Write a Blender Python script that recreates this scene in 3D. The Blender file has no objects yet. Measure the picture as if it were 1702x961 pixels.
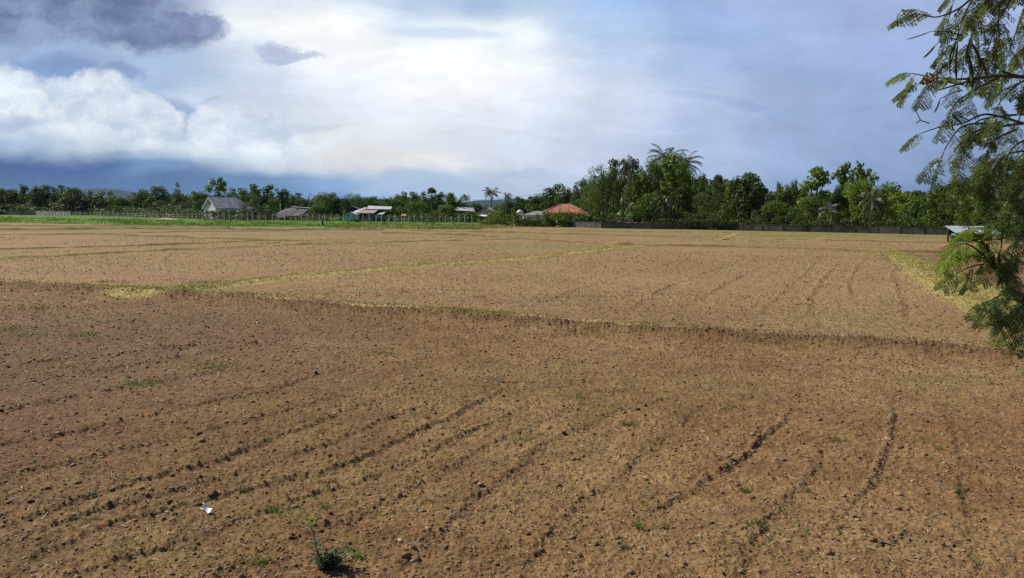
import bpy, math, random
import numpy as np
from mathutils import Matrix, Vector

S = bpy.context.scene
C = S.collection
R = math.radians
random.seed(7)
rng = np.random.default_rng(11)

# ------------------------------------------------------------------ camera
F = 1310.0
PITCH, ROLL, H = R(5.67), R(0.5), 3.0
cam_d = bpy.data.cameras.new("camera")
cam_d.sensor_width = 36.0
cam_d.lens = 36.0 * F / 1702.0
cam_d.clip_start = 0.05
cam_d.clip_end = 30000
cam = bpy.data.objects.new("camera", cam_d)
C.objects.link(cam)
CM = Matrix.Rotation(math.pi / 2 - PITCH, 4, 'X') @ Matrix.Rotation(ROLL, 4, 'Z')
cam.matrix_world = Matrix.Translation((0, 0, H)) @ CM
S.camera = cam
CR = np.array(CM.to_3x3())

# ------------------------------------------------------------------ exposure, sun
S.view_settings.view_transform = 'Standard'
S.view_settings.look = 'None'
S.view_settings.gamma = 1
S.view_settings.exposure = 0.22
S.view_settings.use_curve_mapping = False
S.cycles.max_bounces = 6
S.cycles.diffuse_bounces = 3
S.cycles.transmission_bounces = 3
S.cycles.transparent_max_bounces = 6
S.cycles.volume_bounces = 0
S.cycles.use_denoising = False

SUN_AZ, SUN_EL = R(-62), R(42)           # azimuth from +Y towards +X
sd = Vector((math.sin(SUN_AZ) * math.cos(SUN_EL), math.cos(SUN_AZ) * math.cos(SUN_EL), math.sin(SUN_EL)))
sun_d = bpy.data.lights.new("sun", 'SUN')
sun_d.energy = 5.0
sun_d.angle = R(0.55)
sun_d.color = (1.0, 0.93, 0.82)
sun = bpy.data.objects.new("sun", sun_d)
sun.rotation_euler = sd.to_track_quat('Z', 'Y').to_euler()
sun.location = (0, 0, 60)
C.objects.link(sun)

# ------------------------------------------------------------------ world: sky with clouds
def lin(c):
    return tuple(((v / 255) / 12.92 if v / 255 <= 0.04045 else ((v / 255 + 0.055) / 1.055) ** 2.4) for v in c)

W = bpy.data.worlds.new("World")
S.world = W
W.use_nodes = True
wt = W.node_tree
wt.nodes.clear()

class NT:
    """small helper for node graphs"""
    def __init__(s, t): s.t = t
    def n(s, kind, **kw):
        nd = s.t.nodes.new(kind)
        for k, v in kw.items(): setattr(nd, k, v)
        return nd
    def put(s, sock, v):
        if isinstance(v, bpy.types.NodeSocket): s.t.links.new(v, sock)
        else: sock.default_value = v
    def m(s, op, a, b=None, c=None, clamp=False):
        nd = s.n('ShaderNodeMath', operation=op, use_clamp=clamp)
        s.put(nd.inputs[0], a)
        if b is not None: s.put(nd.inputs[1], b)
        if c is not None: s.put(nd.inputs[2], c)
        return nd.outputs[0]
    def vm(s, op, a, b=None):
        nd = s.n('ShaderNodeVectorMath', operation=op)
        s.put(nd.inputs[0], a)
        if b is not None: s.put(nd.inputs[1], b)
        return nd.outputs['Value'] if op in ('LENGTH', 'DOT_PRODUCT') else nd.outputs[0]
    def noise(s, vec, scale, detail=4, rough=0.55, dist=0.0, dim='3D'):
        nd = s.n('ShaderNodeTexNoise', noise_dimensions=dim)
        s.put(nd.inputs['Vector'], vec)
        nd.inputs['Scale'].default_value = scale
        nd.inputs['Detail'].default_value = detail
        nd.inputs['Roughness'].default_value = rough
        nd.inputs['Distortion'].default_value = dist
        return nd.outputs['Fac']
    def mix(s, f, a, b, blend='MIX'):
        nd = s.n('ShaderNodeMix', data_type='RGBA', blend_type=blend)
        s.put(nd.inputs[0], f)
        for k, v in ((6, a), (7, b)):
            if isinstance(v, tuple) and len(v) == 3: v = v + (1,)
            s.put(nd.inputs[k], v)
        return nd.outputs[2]
    def ss(s, x, lo, hi, o0=0.0, o1=1.0):
        nd = s.n('ShaderNodeMapRange', interpolation_type='SMOOTHSTEP')
        s.put(nd.inputs[0], x)
        nd.inputs[1].default_value = lo; nd.inputs[2].default_value = hi
        nd.inputs[3].default_value = o0; nd.inputs[4].default_value = o1
        return nd.outputs[0]
    def lerp(s, x, lo, hi, o0=0.0, o1=1.0):
        nd = s.n('ShaderNodeMapRange')
        s.put(nd.inputs[0], x)
        nd.inputs[1].default_value = lo; nd.inputs[2].default_value = hi
        nd.inputs[3].default_value = o0; nd.inputs[4].default_value = o1
        return nd.outputs[0]

N = NT(wt)
tc = N.n('ShaderNodeTexCoord')
DIR = tc.outputs['Generated']
sep = N.n('ShaderNodeSeparateXYZ'); wt.links.new(DIR, sep.inputs[0])
yy = N.m('MAXIMUM', sep.outputs[1], 0.2)
U0 = N.m('DIVIDE', sep.outputs[0], yy)
V0 = N.m('DIVIDE', sep.outputs[2], yy)
def pu(px): return (px - 851) / F
def pv(py, px=851): return (350.5 + (px - 851) * 0.0087 - py) / F
comb = N.n('ShaderNodeCombineXYZ'); wt.links.new(U0, comb.inputs[0]); wt.links.new(V0, comb.inputs[1])
UV = comb.outputs[0]
# warp: billows for the edges of the clouds
def warp(scale, amt, stretch=1.0, detail=5, rough=0.55):
    mp = N.vm('MULTIPLY', UV, (1.0, stretch, 1.0))
    nd = N.n('ShaderNodeTexNoise'); wt.links.new(mp, nd.inputs['Vector'])
    nd.inputs['Scale'].default_value = scale; nd.inputs['Detail'].default_value = detail
    nd.inputs['Roughness'].default_value = rough
    c = N.vm('SUBTRACT', nd.outputs['Color'], (0.5, 0.5, 0.5))
    c = N.vm('MULTIPLY', c, (amt, amt / max(stretch, 1), 0))
    return N.vm('ADD', UV, c)
UVs = warp(5.0, 0.16, 2.5, 4)
UVc = warp(8.0, 0.10, 1.2, 10, 0.68)
sepw = N.n('ShaderNodeSeparateXYZ'); wt.links.new(UVs, sepw.inputs[0])
US, VS = sepw.outputs[0], sepw.outputs[1]
COLS = [0, 140, 280, 420, 560, 700, 850, 1000, 1150, 1300, 1450, 1600]
ROWS = [
 (335, [(54,86,134),(58,91,140),(68,102,150),(84,120,168),(112,146,198),(158,180,213),(188,198,220),(195,203,224),(172,187,217),(146,164,204),(118,140,184),(106,126,166)]),
 (300, [(54,84,132),(58,90,138),(68,102,152),(94,128,174),(134,162,206),(168,186,216),(186,198,224),(190,200,226),(172,186,220),(146,166,208),(124,146,190),(108,130,172)]),
 (276, [(44,78,138),(56,92,150),(106,136,182),(172,188,216),(206,212,226),(224,224,232),(204,210,230),(196,204,230),(170,185,220),(150,168,210),(134,154,198),(120,140,180)]),
 (248, [(140,164,204),(190,204,224),(206,216,230),(208,216,230),(226,228,236),(220,224,236),(212,217,235),(196,205,231),(170,184,220),(152,170,212),(140,160,202),(130,148,190)]),
 (200, [(186,200,224),(192,206,226),(184,198,226),(206,213,232),(218,222,236),(228,230,243),(224,227,243),(202,210,235),(170,184,221),(155,172,214),(145,163,206),(135,155,198)]),
 (150, [(150,172,210),(156,176,212),(168,186,220),(198,207,230),(222,226,241),(245,245,253),(238,239,251),(206,213,237),(172,186,222),(158,174,216),(148,167,210),(140,160,202)]),
 (100, [(146,168,208),(148,170,211),(168,186,220),(206,213,233),(240,241,250),(250,251,255),(238,241,251),(192,205,236),(164,182,223),(155,173,217),(150,169,214),(148,165,208)]),
 (50,  [(158,174,212),(165,180,215),(192,202,226),(238,240,247),(250,250,254),(222,229,243),(236,241,250),(174,195,231),(154,178,223),(156,176,219),(158,173,218),(154,169,212)]),
 (0,   [(160,175,210),(165,180,212),(178,190,219),(214,218,233),(208,216,235),(176,193,227),(160,186,226),(152,179,225),(154,178,223),(160,176,220),(160,175,219),(158,172,214)]),
 (-160,[(110,128,176),(116,134,180),(120,140,186),(128,148,192),(124,146,192),(116,142,192),(112,138,190),(108,132,188),(106,130,184),(104,126,180),(102,122,176),(98,116,170)]),
 (-520,[(56,74,122)]*12),
]
ufac = N.lerp(US, pu(-200), pu(1900))
prev = None
for py, cols in ROWS:
    rp = N.n('ShaderNodeValToRGB')
    rp.color_ramp.interpolation = 'EASE'
    el = rp.color_ramp.elements
    while len(el) < len(cols): el.new(0.5)
    for i, cc in enumerate(cols):
        el[i].position = (COLS[i] + 200) / 2100
    for i, cc in enumerate(cols):
        el[i].color = lin(cc) + (1,)
    wt.links.new(ufac, rp.inputs[0])
    if prev is None: cur = rp.outputs[0]
    else: cur = N.mix(N.ss(VS, pv(prev), pv(py)), cur, rp.outputs[0])
    prev = py
sky = cur
sepc = N.n('ShaderNodeSeparateXYZ'); wt.links.new(UVc, sepc.inputs[0])
def blob(src, px, py, rx, ry, ang=0.0, soft=0.25):
    """soft ellipse in warped direction space; 1 inside, 0 outside"""
    p = N.vm('SUBTRACT', src, (pu(px), pv(py, px), 0))
    if ang:
        ro = N.n('ShaderNodeVectorRotate', rotation_type='Z_AXIS'); wt.links.new(p, ro.inputs[0])
        ro.inputs['Angle'].default_value = ang; p = ro.outputs[0]
    p = N.vm('MULTIPLY', p, (F / rx, F / ry, 0))
    return N.ss(N.vm('LENGTH', p), 1 + soft, 1 - soft)
def umax(*a):
    r = a[0]
    for b in a[1:]: r = N.m('MAXIMUM', r, b)
    return r
# blue gaps above the cumulus
gap = umax(blob(UVc, 100, 125, 75, 24, 0.1, .35), blob(UVc, 300, 190, 46, 34, 0.3, .35), blob(UVc, 375, 178, 26, 10, 0.4, .4), blob(UVc, 205, 128, 40, 14, 0, .4))
sky = N.mix(N.m('MULTIPLY', gap, 0.6), sky, lin((112, 136, 188)))
# cumulus heads
cum = umax(blob(UVc, 20, 195, 90, 88, 0, .12), blob(UVc, 95, 196, 78, 58, 0, .12), blob(UVc, 175, 190, 78, 62, 0, .12), blob(UVc, 245, 205, 70, 55, 0, .12),
           blob(UVc, 370, 225, 56, 58, 0, .12), blob(UVc, 430, 245, 70, 48, 0, .2))
fadeb = N.ss(N.m('ADD', V0, N.m('MULTIPLY', U0, 0.10)), pv(262) - 0.065, pv(215) - 0.05)
cum = N.m('MULTIPLY', cum, fadeb)
puff = N.noise(N.vm('MULTIPLY', UVc, (1, 1.5, 1)), 16, 6, 0.6)
cumc = N.mix(N.ss(puff, 0.36, 0.62), lin((190, 202, 224)), lin((230, 234, 243)))
sky = N.mix(N.m('MULTIPLY', cum, 0.88), sky, cumc)
belly = blob(UVs, 30, 205, 70, 12, 0, .6)
sky = N.mix(N.m('MULTIPLY', belly, 0.5), sky, lin((150, 165, 195)))
# dark cloud top left, small dark scraps, faint grey streaks on the right
dk = umax(blob(UVc, 60, 8, 270, 50, 0, .3), blob(UVc, 250, 50, 120, 38, 0.0, .3), blob(UVc, 330, 45, 58, 26, 0, .35), blob(UVc, 120, 42, 150, 34, 0, .35))
pd = N.noise(N.vm('MULTIPLY', UVc, (1, 1.8, 1)), 11, 5, 0.55)
dkc = N.mix(N.ss(pd, 0.38, 0.68), lin((88, 100, 146)), lin((140, 154, 192)))
sky = N.mix(N.m('MULTIPLY', dk, 0.93), sky, dkc)
sm = umax(blob(UVc, 480, 92, 34, 15, 0.2, .4), blob(UVc, 500, 106, 42, 10, -.1, .4))
sky = N.mix(N.m('MULTIPLY', sm, 0.62), sky, lin((146, 158, 200)))
for (x, y, a, b, an, f, c) in ((740, 62, 90, 14, .12, .5, (176,194,226)), (1020, 98, 90, 10, .1, .45, (176,190,226)), (1195, 172, 80, 9, .12, .55, (148,163,208)),
                          (1270, 190, 60, 8, .35, .4, (145,161,207)), (490, 226, 60, 5, -.08, .5, (190,200,222)), (1110, 212, 60, 9, 0, .4, (165,178,218)),
                          (640, 268, 100, 12, .02, .4, (240,232,228)), (632, 316, 22, 8, 0, .6, (165,190,218)), (860, 288, 80, 7, 0, .5, (168,186,216))):
    sky = N.mix(N.m('MULTIPLY', blob(UVs, x, y, a, b, an, .6), f), sky, lin(c))
wisp = N.noise(N.vm('MULTIPLY', UVs, (1, 3.2, 1)), 7, 7, 0.58)
wl = N.m('MULTIPLY', N.ss(wisp, 0.3, 0.7, 0.92, 1.10), N.ss(N.noise(UVc, 13, 8, 0.62), 0.3, 0.7, 0.96, 1.04))
wl2 = N.n('ShaderNodeCombineXYZ')
for i in range(3): wt.links.new(wl, wl2.inputs[i])
sky = N.mix(1.0, sky, wl2.outputs[0], 'MULTIPLY')
SKY_GAIN = 9.5
skyg = N.vm('MULTIPLY', sky, (SKY_GAIN * .97, SKY_GAIN * 1.005, SKY_GAIN * .955))
nish = N.n('ShaderNodeTexSky', sky_type='NISHITA', sun_disc=False)
nish.sun_elevation = SUN_EL
nish.sun_rotation = SUN_AZ
nish.air_density = 1.2; nish.dust_density = 1.5
# the clouds open towards the zenith, where the clear sky shows through
cover = N.ss(sep.outputs[2], 0.42, 0.9, 0.97, 0.45)
fin = N.mix(cover, nish.outputs[0], skyg)
bg = N.n('ShaderNodeBackground'); bg.inputs[1].default_value = 0.1
wt.links.new(fin, bg.inputs[0])
wo = N.n('ShaderNodeOutputWorld'); wt.links.new(bg.outputs[0], wo.inputs[0])
W.cycles.sampling_method = 'MANUAL'
W.cycles.sample_map_resolution = 512

# ------------------------------------------------------------------ geometry of the place
def ray(px, py):
    return CR @ np.array([(px - 851) / F, (480.5 - py) / F, -1.0])
def g(px, py):
    d = ray(px, py); t = -H / d[2]
    return (d[0] * t, d[1] * t)
def yh(px): return 350.5 + (px - 851) * 0.0087
def at(px, py, Y):
    d = ray(px, py); t = Y / d[1]
    return Vector((d[0] * t, Y, H + d[2] * t))
def X(px, Y): return at(px, yh(px), Y).x
def Z(px, py, Y): return at(px, py, Y).z

# ------------------------------------------------------------------ materials
MATS = {}
def mat(name, col, rough=0.8, spec=0.3, var=0.12, scale=3.0, bump=0.0, metal=0.0, coord='Object', col2=None, bscale=None):
    if name in MATS: return MATS[name]
    m = bpy.data.materials.new(name); m.use_nodes = True
    t = m.node_tree; n = NT(t); b = t.nodes['Principled BSDF']
    tcn = n.n('ShaderNodeTexCoord'); v = tcn.outputs[coord]
    f = n.noise(v, scale, 6, 0.6)
    c2 = col2 or tuple(max(0, c * (1 - 3 * var)) for c in col)
    c1 = tuple(min(1, c * (1 + var)) for c in col)
    t.links.new(n.mix(n.ss(f, 0.3, 0.7), c2, c1), b.inputs['Base Color'])
    b.inputs['Roughness'].default_value = rough
    b.inputs['Specular IOR Level'].default_value = spec
    b.inputs['Metallic'].default_value = metal
    if bump:
        bp = n.n('ShaderNodeBump'); bp.inputs['Distance'].default_value = bump
        t.links.new(n.noise(v, bscale or scale * 4, 6, 0.6), bp.inputs['Height']); t.links.new(bp.outputs[0], b.inputs['Normal'])
    MATS[name] = m
    return m

def leafmat(name, col, col2, trans=0.3, spec=0.18, nscale=0.6, rough=0.5):
    """leaf colour differs from plant to plant, clump to clump and leaf to leaf"""
    if name in MATS: return MATS[name]
    m = bpy.data.materials.new(name); m.use_nodes = True
    t = m.node_tree; n = NT(t); t.nodes.clear()
    at_ = n.n('ShaderNodeAttribute', attribute_name='tint')
    oi = n.n('ShaderNodeObjectInfo')
    geo = n.n('ShaderNodeTexCoord')
    ns = n.noise(geo.outputs['Object'], nscale, 3, 0.5)
    f = n.m('ADD', n.m('MULTIPLY', at_.outputs['Fac'], 0.6), n.m('MULTIPLY', n.ss(ns, 0.35, 0.65), 0.4))
    c = n.mix(f, col, col2)
    hs = n.n('ShaderNodeHueSaturation')
    t.links.new(c, hs.inputs['Color'])
    t.links.new(n.lerp(oi.outputs['Random'], 0, 1, 0.485, 0.515), hs.inputs['Hue'])
    t.links.new(n.lerp(oi.outputs['Random'], 0, 1, 1.15, 0.85), hs.inputs['Value'])
    b = n.n('ShaderNodeBsdfPrincipled')
    t.links.new(hs.outputs[0], b.inputs['Base Color'])
    b.inputs['Roughness'].default_value = rough
    b.inputs['Specular IOR Level'].default_value = spec
    tr = n.n('ShaderNodeBsdfTranslucent')
    tc2 = n.mix(0.5, hs.outputs[0], (0.16, 0.22, 0.02)); t.links.new(tc2, tr.inputs[0])
    mx = n.n('ShaderNodeMixShader'); mx.inputs[0].default_value = trans
    t.links.new(b.outputs[0], mx.inputs[1]); t.links.new(tr.outputs[0], mx.inputs[2])
    o = n.n('ShaderNodeOutputMaterial'); t.links.new(mx.outputs[0], o.inputs[0])
    MATS[name] = m
    return m

M_DARKLEAF = leafmat('dark_leaf', (0.022, 0.050, 0.014), (0.070, 0.135, 0.028))
M_LEAF = leafmat('mid_leaf', (0.036, 0.084, 0.014), (0.125, 0.215, 0.032))
M_BRIGHT = leafmat('bright_leaf', (0.075, 0.145, 0.014), (0.225, 0.335, 0.040), trans=0.38)
M_GREYLEAF = leafmat('grey_leaf', (0.045, 0.070, 0.038), (0.090, 0.120, 0.060))
M_PALM = leafmat('palm_leaf', (0.030, 0.060, 0.022), (0.095, 0.130, 0.050), trans=0.2, spec=0.5)
M_PALMY = leafmat('palm_leaf_yellow', (0.060, 0.095, 0.026), (0.155, 0.185, 0.060), trans=0.3, spec=0.5)
M_DRYPALM = leafmat('dry_palm_leaf', (0.16, 0.11, 0.06), (0.30, 0.21, 0.11), trans=0.15)
M_BARK = mat('bark', (0.10, 0.085, 0.065), 0.9, 0.1, 0.2, 6, 0.02)
M_PBARK = mat('palm_bark', (0.17, 0.15, 0.12), 0.9, 0.1, 0.2, 8, 0.02)

# ------------------------------------------------------------------ mesh helpers
def tag(o, label=None, cat=None, group=None, kind=None):
    if label: o['label'] = label
    if cat: o['category'] = cat
    if group: o['group'] = group
    if kind: o['kind'] = kind
    return o
def empty(name, loc=(0, 0, 0), rz=0.0, parent=None):
    o = bpy.data.objects.new(name, None); C.objects.link(o)
    o.location = loc; o.rotation_euler = (0, 0, rz); o.empty_display_size = 0.3
    if parent: o.parent = parent
    return o
def link(name, me, parent=None):
    o = bpy.data.objects.new(name, me); C.objects.link(o)
    if parent: o.parent = parent
    return o
def np_mesh(name, V, Fc, m, tint=None, smooth=False):
    """V (n,3), Fc (k,3|4) arrays"""
    me = bpy.data.meshes.new(name)
    V = np.ascontiguousarray(V, dtype=np.float32); Fc = np.ascontiguousarray(Fc, dtype=np.int32)
    k, w = Fc.shape
    me.vertices.add(len(V)); me.vertices.foreach_set('co', V.ravel())
    me.loops.add(k * w); me.loops.foreach_set('vertex_index', Fc.ravel())
    me.polygons.add(k)
    me.polygons.foreach_set('loop_start', np.arange(0, k * w, w, dtype=np.int32))
    me.polygons.foreach_set('loop_total', np.full(k, w, dtype=np.int32))
    if tint is not None:
        a = me.attributes.new('tint', 'FLOAT', 'FACE'); a.data.foreach_set('value', np.ascontiguousarray(tint, dtype=np.float32))
    me.update(calc_edges=True)
    if smooth: me.polygons.foreach_set('use_smooth', np.ones(k, dtype=bool))
    me.materials.append(m)
    return me
class MB:
    def __init__(s): s.v = []; s.f = []
    def poly(s, *pts):
        b = len(s.v); s.v += [tuple(p) for p in pts]; s.f.append(tuple(range(b, b + len(pts))))
    def box(s, x0, y0, z0, x1, y1, z1, mtx=None):
        p = [(x0,y0,z0),(x1,y0,z0),(x1,y1,z0),(x0,y1,z0),(x0,y0,z1),(x1,y0,z1),(x1,y1,z1),(x0,y1,z1)]
        if mtx is not None: p = [tuple(mtx @ Vector(q)) for q in p]
        b = len(s.v); s.v += p
        s.f += [tuple(b + i for i in q) for q in ((0,3,2,1),(4,5,6,7),(0,1,5,4),(1,2,6,5),(2,3,7,6),(3,0,4,7))]
    def slab(s, pts, th):
        """polygon (counter-clockwise from above) given a thickness downward"""
        pts = [Vector(p) for p in pts]
        n = (pts[1] - pts[0]).cross(pts[2] - pts[0]).normalized()
        lo = [p - n * th for p in pts]
        b = len(s.v); k = len(pts)
        s.v += [tuple(p) for p in pts] + [tuple(p) for p in lo]
        s.f.append(tuple(b + i for i in range(k)))
        s.f.append(tuple(b + k + i for i in reversed(range(k))))
        for i in range(k):
            j = (i + 1) % k
            s.f.append((b + i, b + k + i, b + k + j, b + j))
    def tube(s, pts, rad, n=8, cap=True):
        pts = [Vector(p) for p in pts]
        b = len(s.v)
        for i, p in enumerate(pts):
            a = pts[min(i + 1, len(pts) - 1)] - pts[max(i - 1, 0)]
            a.normalize()
            r = Vector((0, 0, 1)) if abs(a.z) < 0.9 else Vector((1, 0, 0))
            e1 = a.cross(r).normalized(); e2 = a.cross(e1)
            rr = rad[i] if hasattr(rad, '__len__') else rad
            for k in range(n):
                t = 2 * math.pi * k / n
                s.v.append(tuple(p + (e1 * math.cos(t) + e2 * math.sin(t)) * rr))
        for i in range(len(pts) - 1):
            for k in range(n):
                j = (k + 1) % n
                s.f.append((b + i * n + k, b + i * n + j, b + (i + 1) * n + j, b + (i + 1) * n + k))
        if cap:
            s.f.append(tuple(b + k for k in range(n))); s.f.append(tuple(b + (len(pts) - 1) * n + k for k in reversed(range(n))))
    def mesh(s, name, m, smooth=False):
        me = bpy.data.meshes.new(name); me.from_pydata(s.v, [], s.f); me.update()
        if smooth: me.polygons.foreach_set('use_smooth', [True] * len(me.polygons))
        me.materials.append(m); return me
    def obj(s, name, m, parent=None, smooth=False):
        return link(name, s.mesh(name, m, smooth), parent)

# numpy value noise
def _h(i, j, sd):
    n = (i * 374761393 + j * 668265263 + sd * 1442695041) & 0x7fffffff
    n = ((n ^ (n >> 13)) * 1274126177) & 0x7fffffff
    return ((n ^ (n >> 16)) & 0xffff) / 65535.0
def vnoise(x, y, sc, sd=0):
    x = x * sc; y = y * sc
    xi = np.floor(x).astype(np.int64); yi = np.floor(y).astype(np.int64)
    fx = x - xi; fy = y - yi
    fx = fx * fx * (3 - 2 * fx); fy = fy * fy * (3 - 2 * fy)
    a = _h(xi, yi, sd); b = _h(xi + 1, yi, sd); c = _h(xi, yi + 1, sd); d = _h(xi + 1, yi + 1, sd)
    return (a * (1 - fx) + b * fx) * (1 - fy) + (c * (1 - fx) + d * fx) * fy
def fbm(x, y, sc, oc=4, sd=0, gain=0.5):
    r = 0; am = 1; tot = 0
    for k in range(oc):
        ca, sa = math.cos(k * 1.3), math.sin(k * 1.3)
        r = r + am * vnoise(x * ca - y * sa, x * sa + y * ca, sc * 2 ** k, sd + k * 17); tot += am; am *= gain
    return r / tot

# ------------------------------------------------------------------ field layout (bunds and furrows as lines on the ground)
def dense(pts, step=1.0):
    P = [np.array(g(*p)) for p in pts]
    return np.array(P)
def pdist(x, y, P):
    """distance to polyline, fraction along it, signed side"""
    best = np.full(x.shape, 1e9); tt = np.zeros(x.shape); sg = np.zeros(x.shape)
    n = len(P) - 1
    for i in range(n):
        ax, ay = P[i]; bx, by = P[i + 1]; dx, dy = bx - ax, by - ay
        L2 = dx * dx + dy * dy + 1e-9
        t = np.clip(((x - ax) * dx + (y - ay) * dy) / L2, 0, 1)
        ex = x - ax - t * dx; ey = y - ay - t * dy
        d = np.hypot(ex, ey)
        w = d < best
        best = np.where(w, d, best); tt = np.where(w, (i + t) / n, tt)
        sg = np.where(w, np.sign(dx * ey - dy * ex), sg)
    return best, tt, sg

NEAR_BUND = dense([(-900,440),(-200,467),(0,478),(130,487),(250,492),(420,505),(560,517),(700,527),(850,540),(1000,550),(1200,565),(1400,576),(1560,586),(1702,601),(2100,650),(3000,760)])
# far bunds: points, half-width (m), height, straw cover, green cover
BUNDS = [
 (dense([(238,491),(330,480),(480,463),(640,449),(800,437),(930,425),(1070,408)]), 0.50, 0.10, 0.95, 0.15),
 (dense([(-700,470),(-250,445),(0,431),(150,424),(330,414),(520,407),(700,402),(860,398)]), 0.75, 0.22, 0.9, 0.35),
 (dense([(-500,440),(0,415),(200,410),(330,405),(440,400)]), 0.5, 0.2, 0.5, 0.5),
 (dense([(-400,396),(0,391),(130,390),(300,386),(480,384)]), 0.8, 0.2, 0.4, 0.3),
 (dense([(150,390),(300,395),(450,400),(560,404)]), 0.8, 0.25, 0.4, 0.3),
 (dense([(-400,377),(0,376),(200,377),(380,378)]), 1.1, 0.25, 0.3, 0.6),
 (dense([(-400,382),(0,383),(200,381),(380,382),(640,383)]), 1.0, 0.3, 0.3, 0.5),
 (dense([(640,388),(800,393),(930,402),(1030,408),(1250,412),(1330,415),(1480,420),(1600,422),(1760,430),(2200,450)]), 0.6, 0.32, 0.5, 0.15),
 (dense([(680,384),(830,387),(1000,391),(1100,394),(1310,399),(1460,402),(1640,405),(2000,412)]), 0.8, 0.26, 0.6, 0.3),
 (dense([(900,384),(1100,386),(1250,388),(1420,392),(1620,397)]), 0.8, 0.2, 0.6, 0.5),
 (dense([(1200,399),(1216,393),(1235,389)]), 0.8, 0.15, 0.9, 0.4),
]
BAND = dense([(1478,418),(1505,430),(1535,446),(1572,466),(1640,500),(1720,535),(1830,580)])      # wide straw covered bund
FURROWS = [  # points, ridge height, half-width
 (dense([(-200,775),(0,738),(150,715),(280,683),(440,652),(520,626),(610,600)]), 0.045, 0.13),
 (dense([(-200,720),(0,685),(130,660),(230,640),(420,610)]), 0.03, 0.11),
 (dense([(-200,940),(60,855),(220,800),(300,782),(360,768),(470,722),(560,690),(680,640)]), 0.045, 0.11),
 (dense([(-100,1020),(60,925),(190,870),(300,842),(390,818),(520,790),(620,752),(700,715),(800,665),(880,628)]), 0.045, 0.11),
 (dense([(1078,848),(1110,840),(1160,806),(1215,772),(1270,725),(1315,677)]), 0.055, 0.09),
 (dense([(1400,840),(1440,805),(1462,772),(1478,732),(1486,695),(1480,655)]), 0.04, 0.08),
 (dense([(560,1000),(700,905),(800,820),(900,740),(1010,690),(1110,660)]), 0.02, 0.14),
 (dense([(0,610),(200,590),(360,570)]), 0.03, 0.15),
 (dense([(0,645),(250,602),(480,562)]), 0.02, 0.13),
 (dense([(0,790),(150,762),(300,728),(450,690),(570,655)]), 0.022, 0.12),
 (dense([(0,905),(150,853),(300,812),(430,775),(600,715),(740,655)]), 0.022, 0.12),
 (dense([(0,1000),(200,932),(350,882),(520,825),(680,765),(800,710),(910,655)]), 0.024, 0.12),
 (dense([(250,1010),(430,920),(600,850),(740,780),(860,720),(970,665)]), 0.020, 0.12),
 (dense([(820,1000),(900,905),(980,825),(1050,765),(1130,700),(1200,650)]), 0.010, 0.11),
 (dense([(1180,1000),(1270,870),(1350,775),(1395,700)]), 0.007, 0.1),
 (dense([(1620,1000),(1600,860),(1590,760),(1570,680)]), 0.007, 0.1),
 (dense([(1245,532),(1288,497),(1328,462),(1352,437),(1425,421)]), 0.06, 0.2),
 (dense([(1335,530),(1345,495),(1365,468),(1395,430)]), 0.06, 0.2),
 (dense([(1416,507),(1407,472),(1425,440),(1442,425)]), 0.06, 0.2),
 (dense([(1500,540),(1495,505),(1480,460),(1490,430)]), 0.04, 0.2),
 (dense([(1120,520),(1190,480),(1250,450),(1330,422)]), 0.045, 0.2),
 (dense([(1000,540),(1100,480),(1180,450),(1260,420)]), 0.04, 0.2),
 (dense([(850,520),(960,480),(1080,446),(1180,420)]), 0.045, 0.2),
 (dense([(560,505),(700,482),(851,461),(1000,440),(1110,415)]), 0.05, 0.2),
 (dense([(430,495),(600,473),(780,452),(930,438),(1060,420)]), 0.045, 0.2),
 (dense([(700,510),(860,482),(1000,455),(1120,430)]), 0.045, 0.2),
 (dense([(0,460),(150,450),(350,438),(520,428),(700,415)]), 0.05, 0.25),
 (dense([(0,445),(200,436),(400,425),(620,412)]), 0.045, 0.25),
]
BAREP = dense([(1480,422),(1700,427),(2300,440),(3400,600),(2300,640),(1830,580),(1640,500),(1572,466),(1505,430)])
def inpoly(x, y, P):
    c = np.zeros(x.shape, dtype=bool); k = len(P); j = k - 1
    for i in range(k):
        xi, yi = P[i]; xj, yj = P[j]
        c ^= ((yi > y) != (yj > y)) & (x < (xj - xi) * (y - yi) / (yj - yi + 1e-12) + xi)
        j = i
    return c
EDGE = dense([(-1200,364),(-400,368),(0,370),(200,374),(400,376),(560,379),(700,381),(800,383),(812,380)])   # soil / meadow edge

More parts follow.
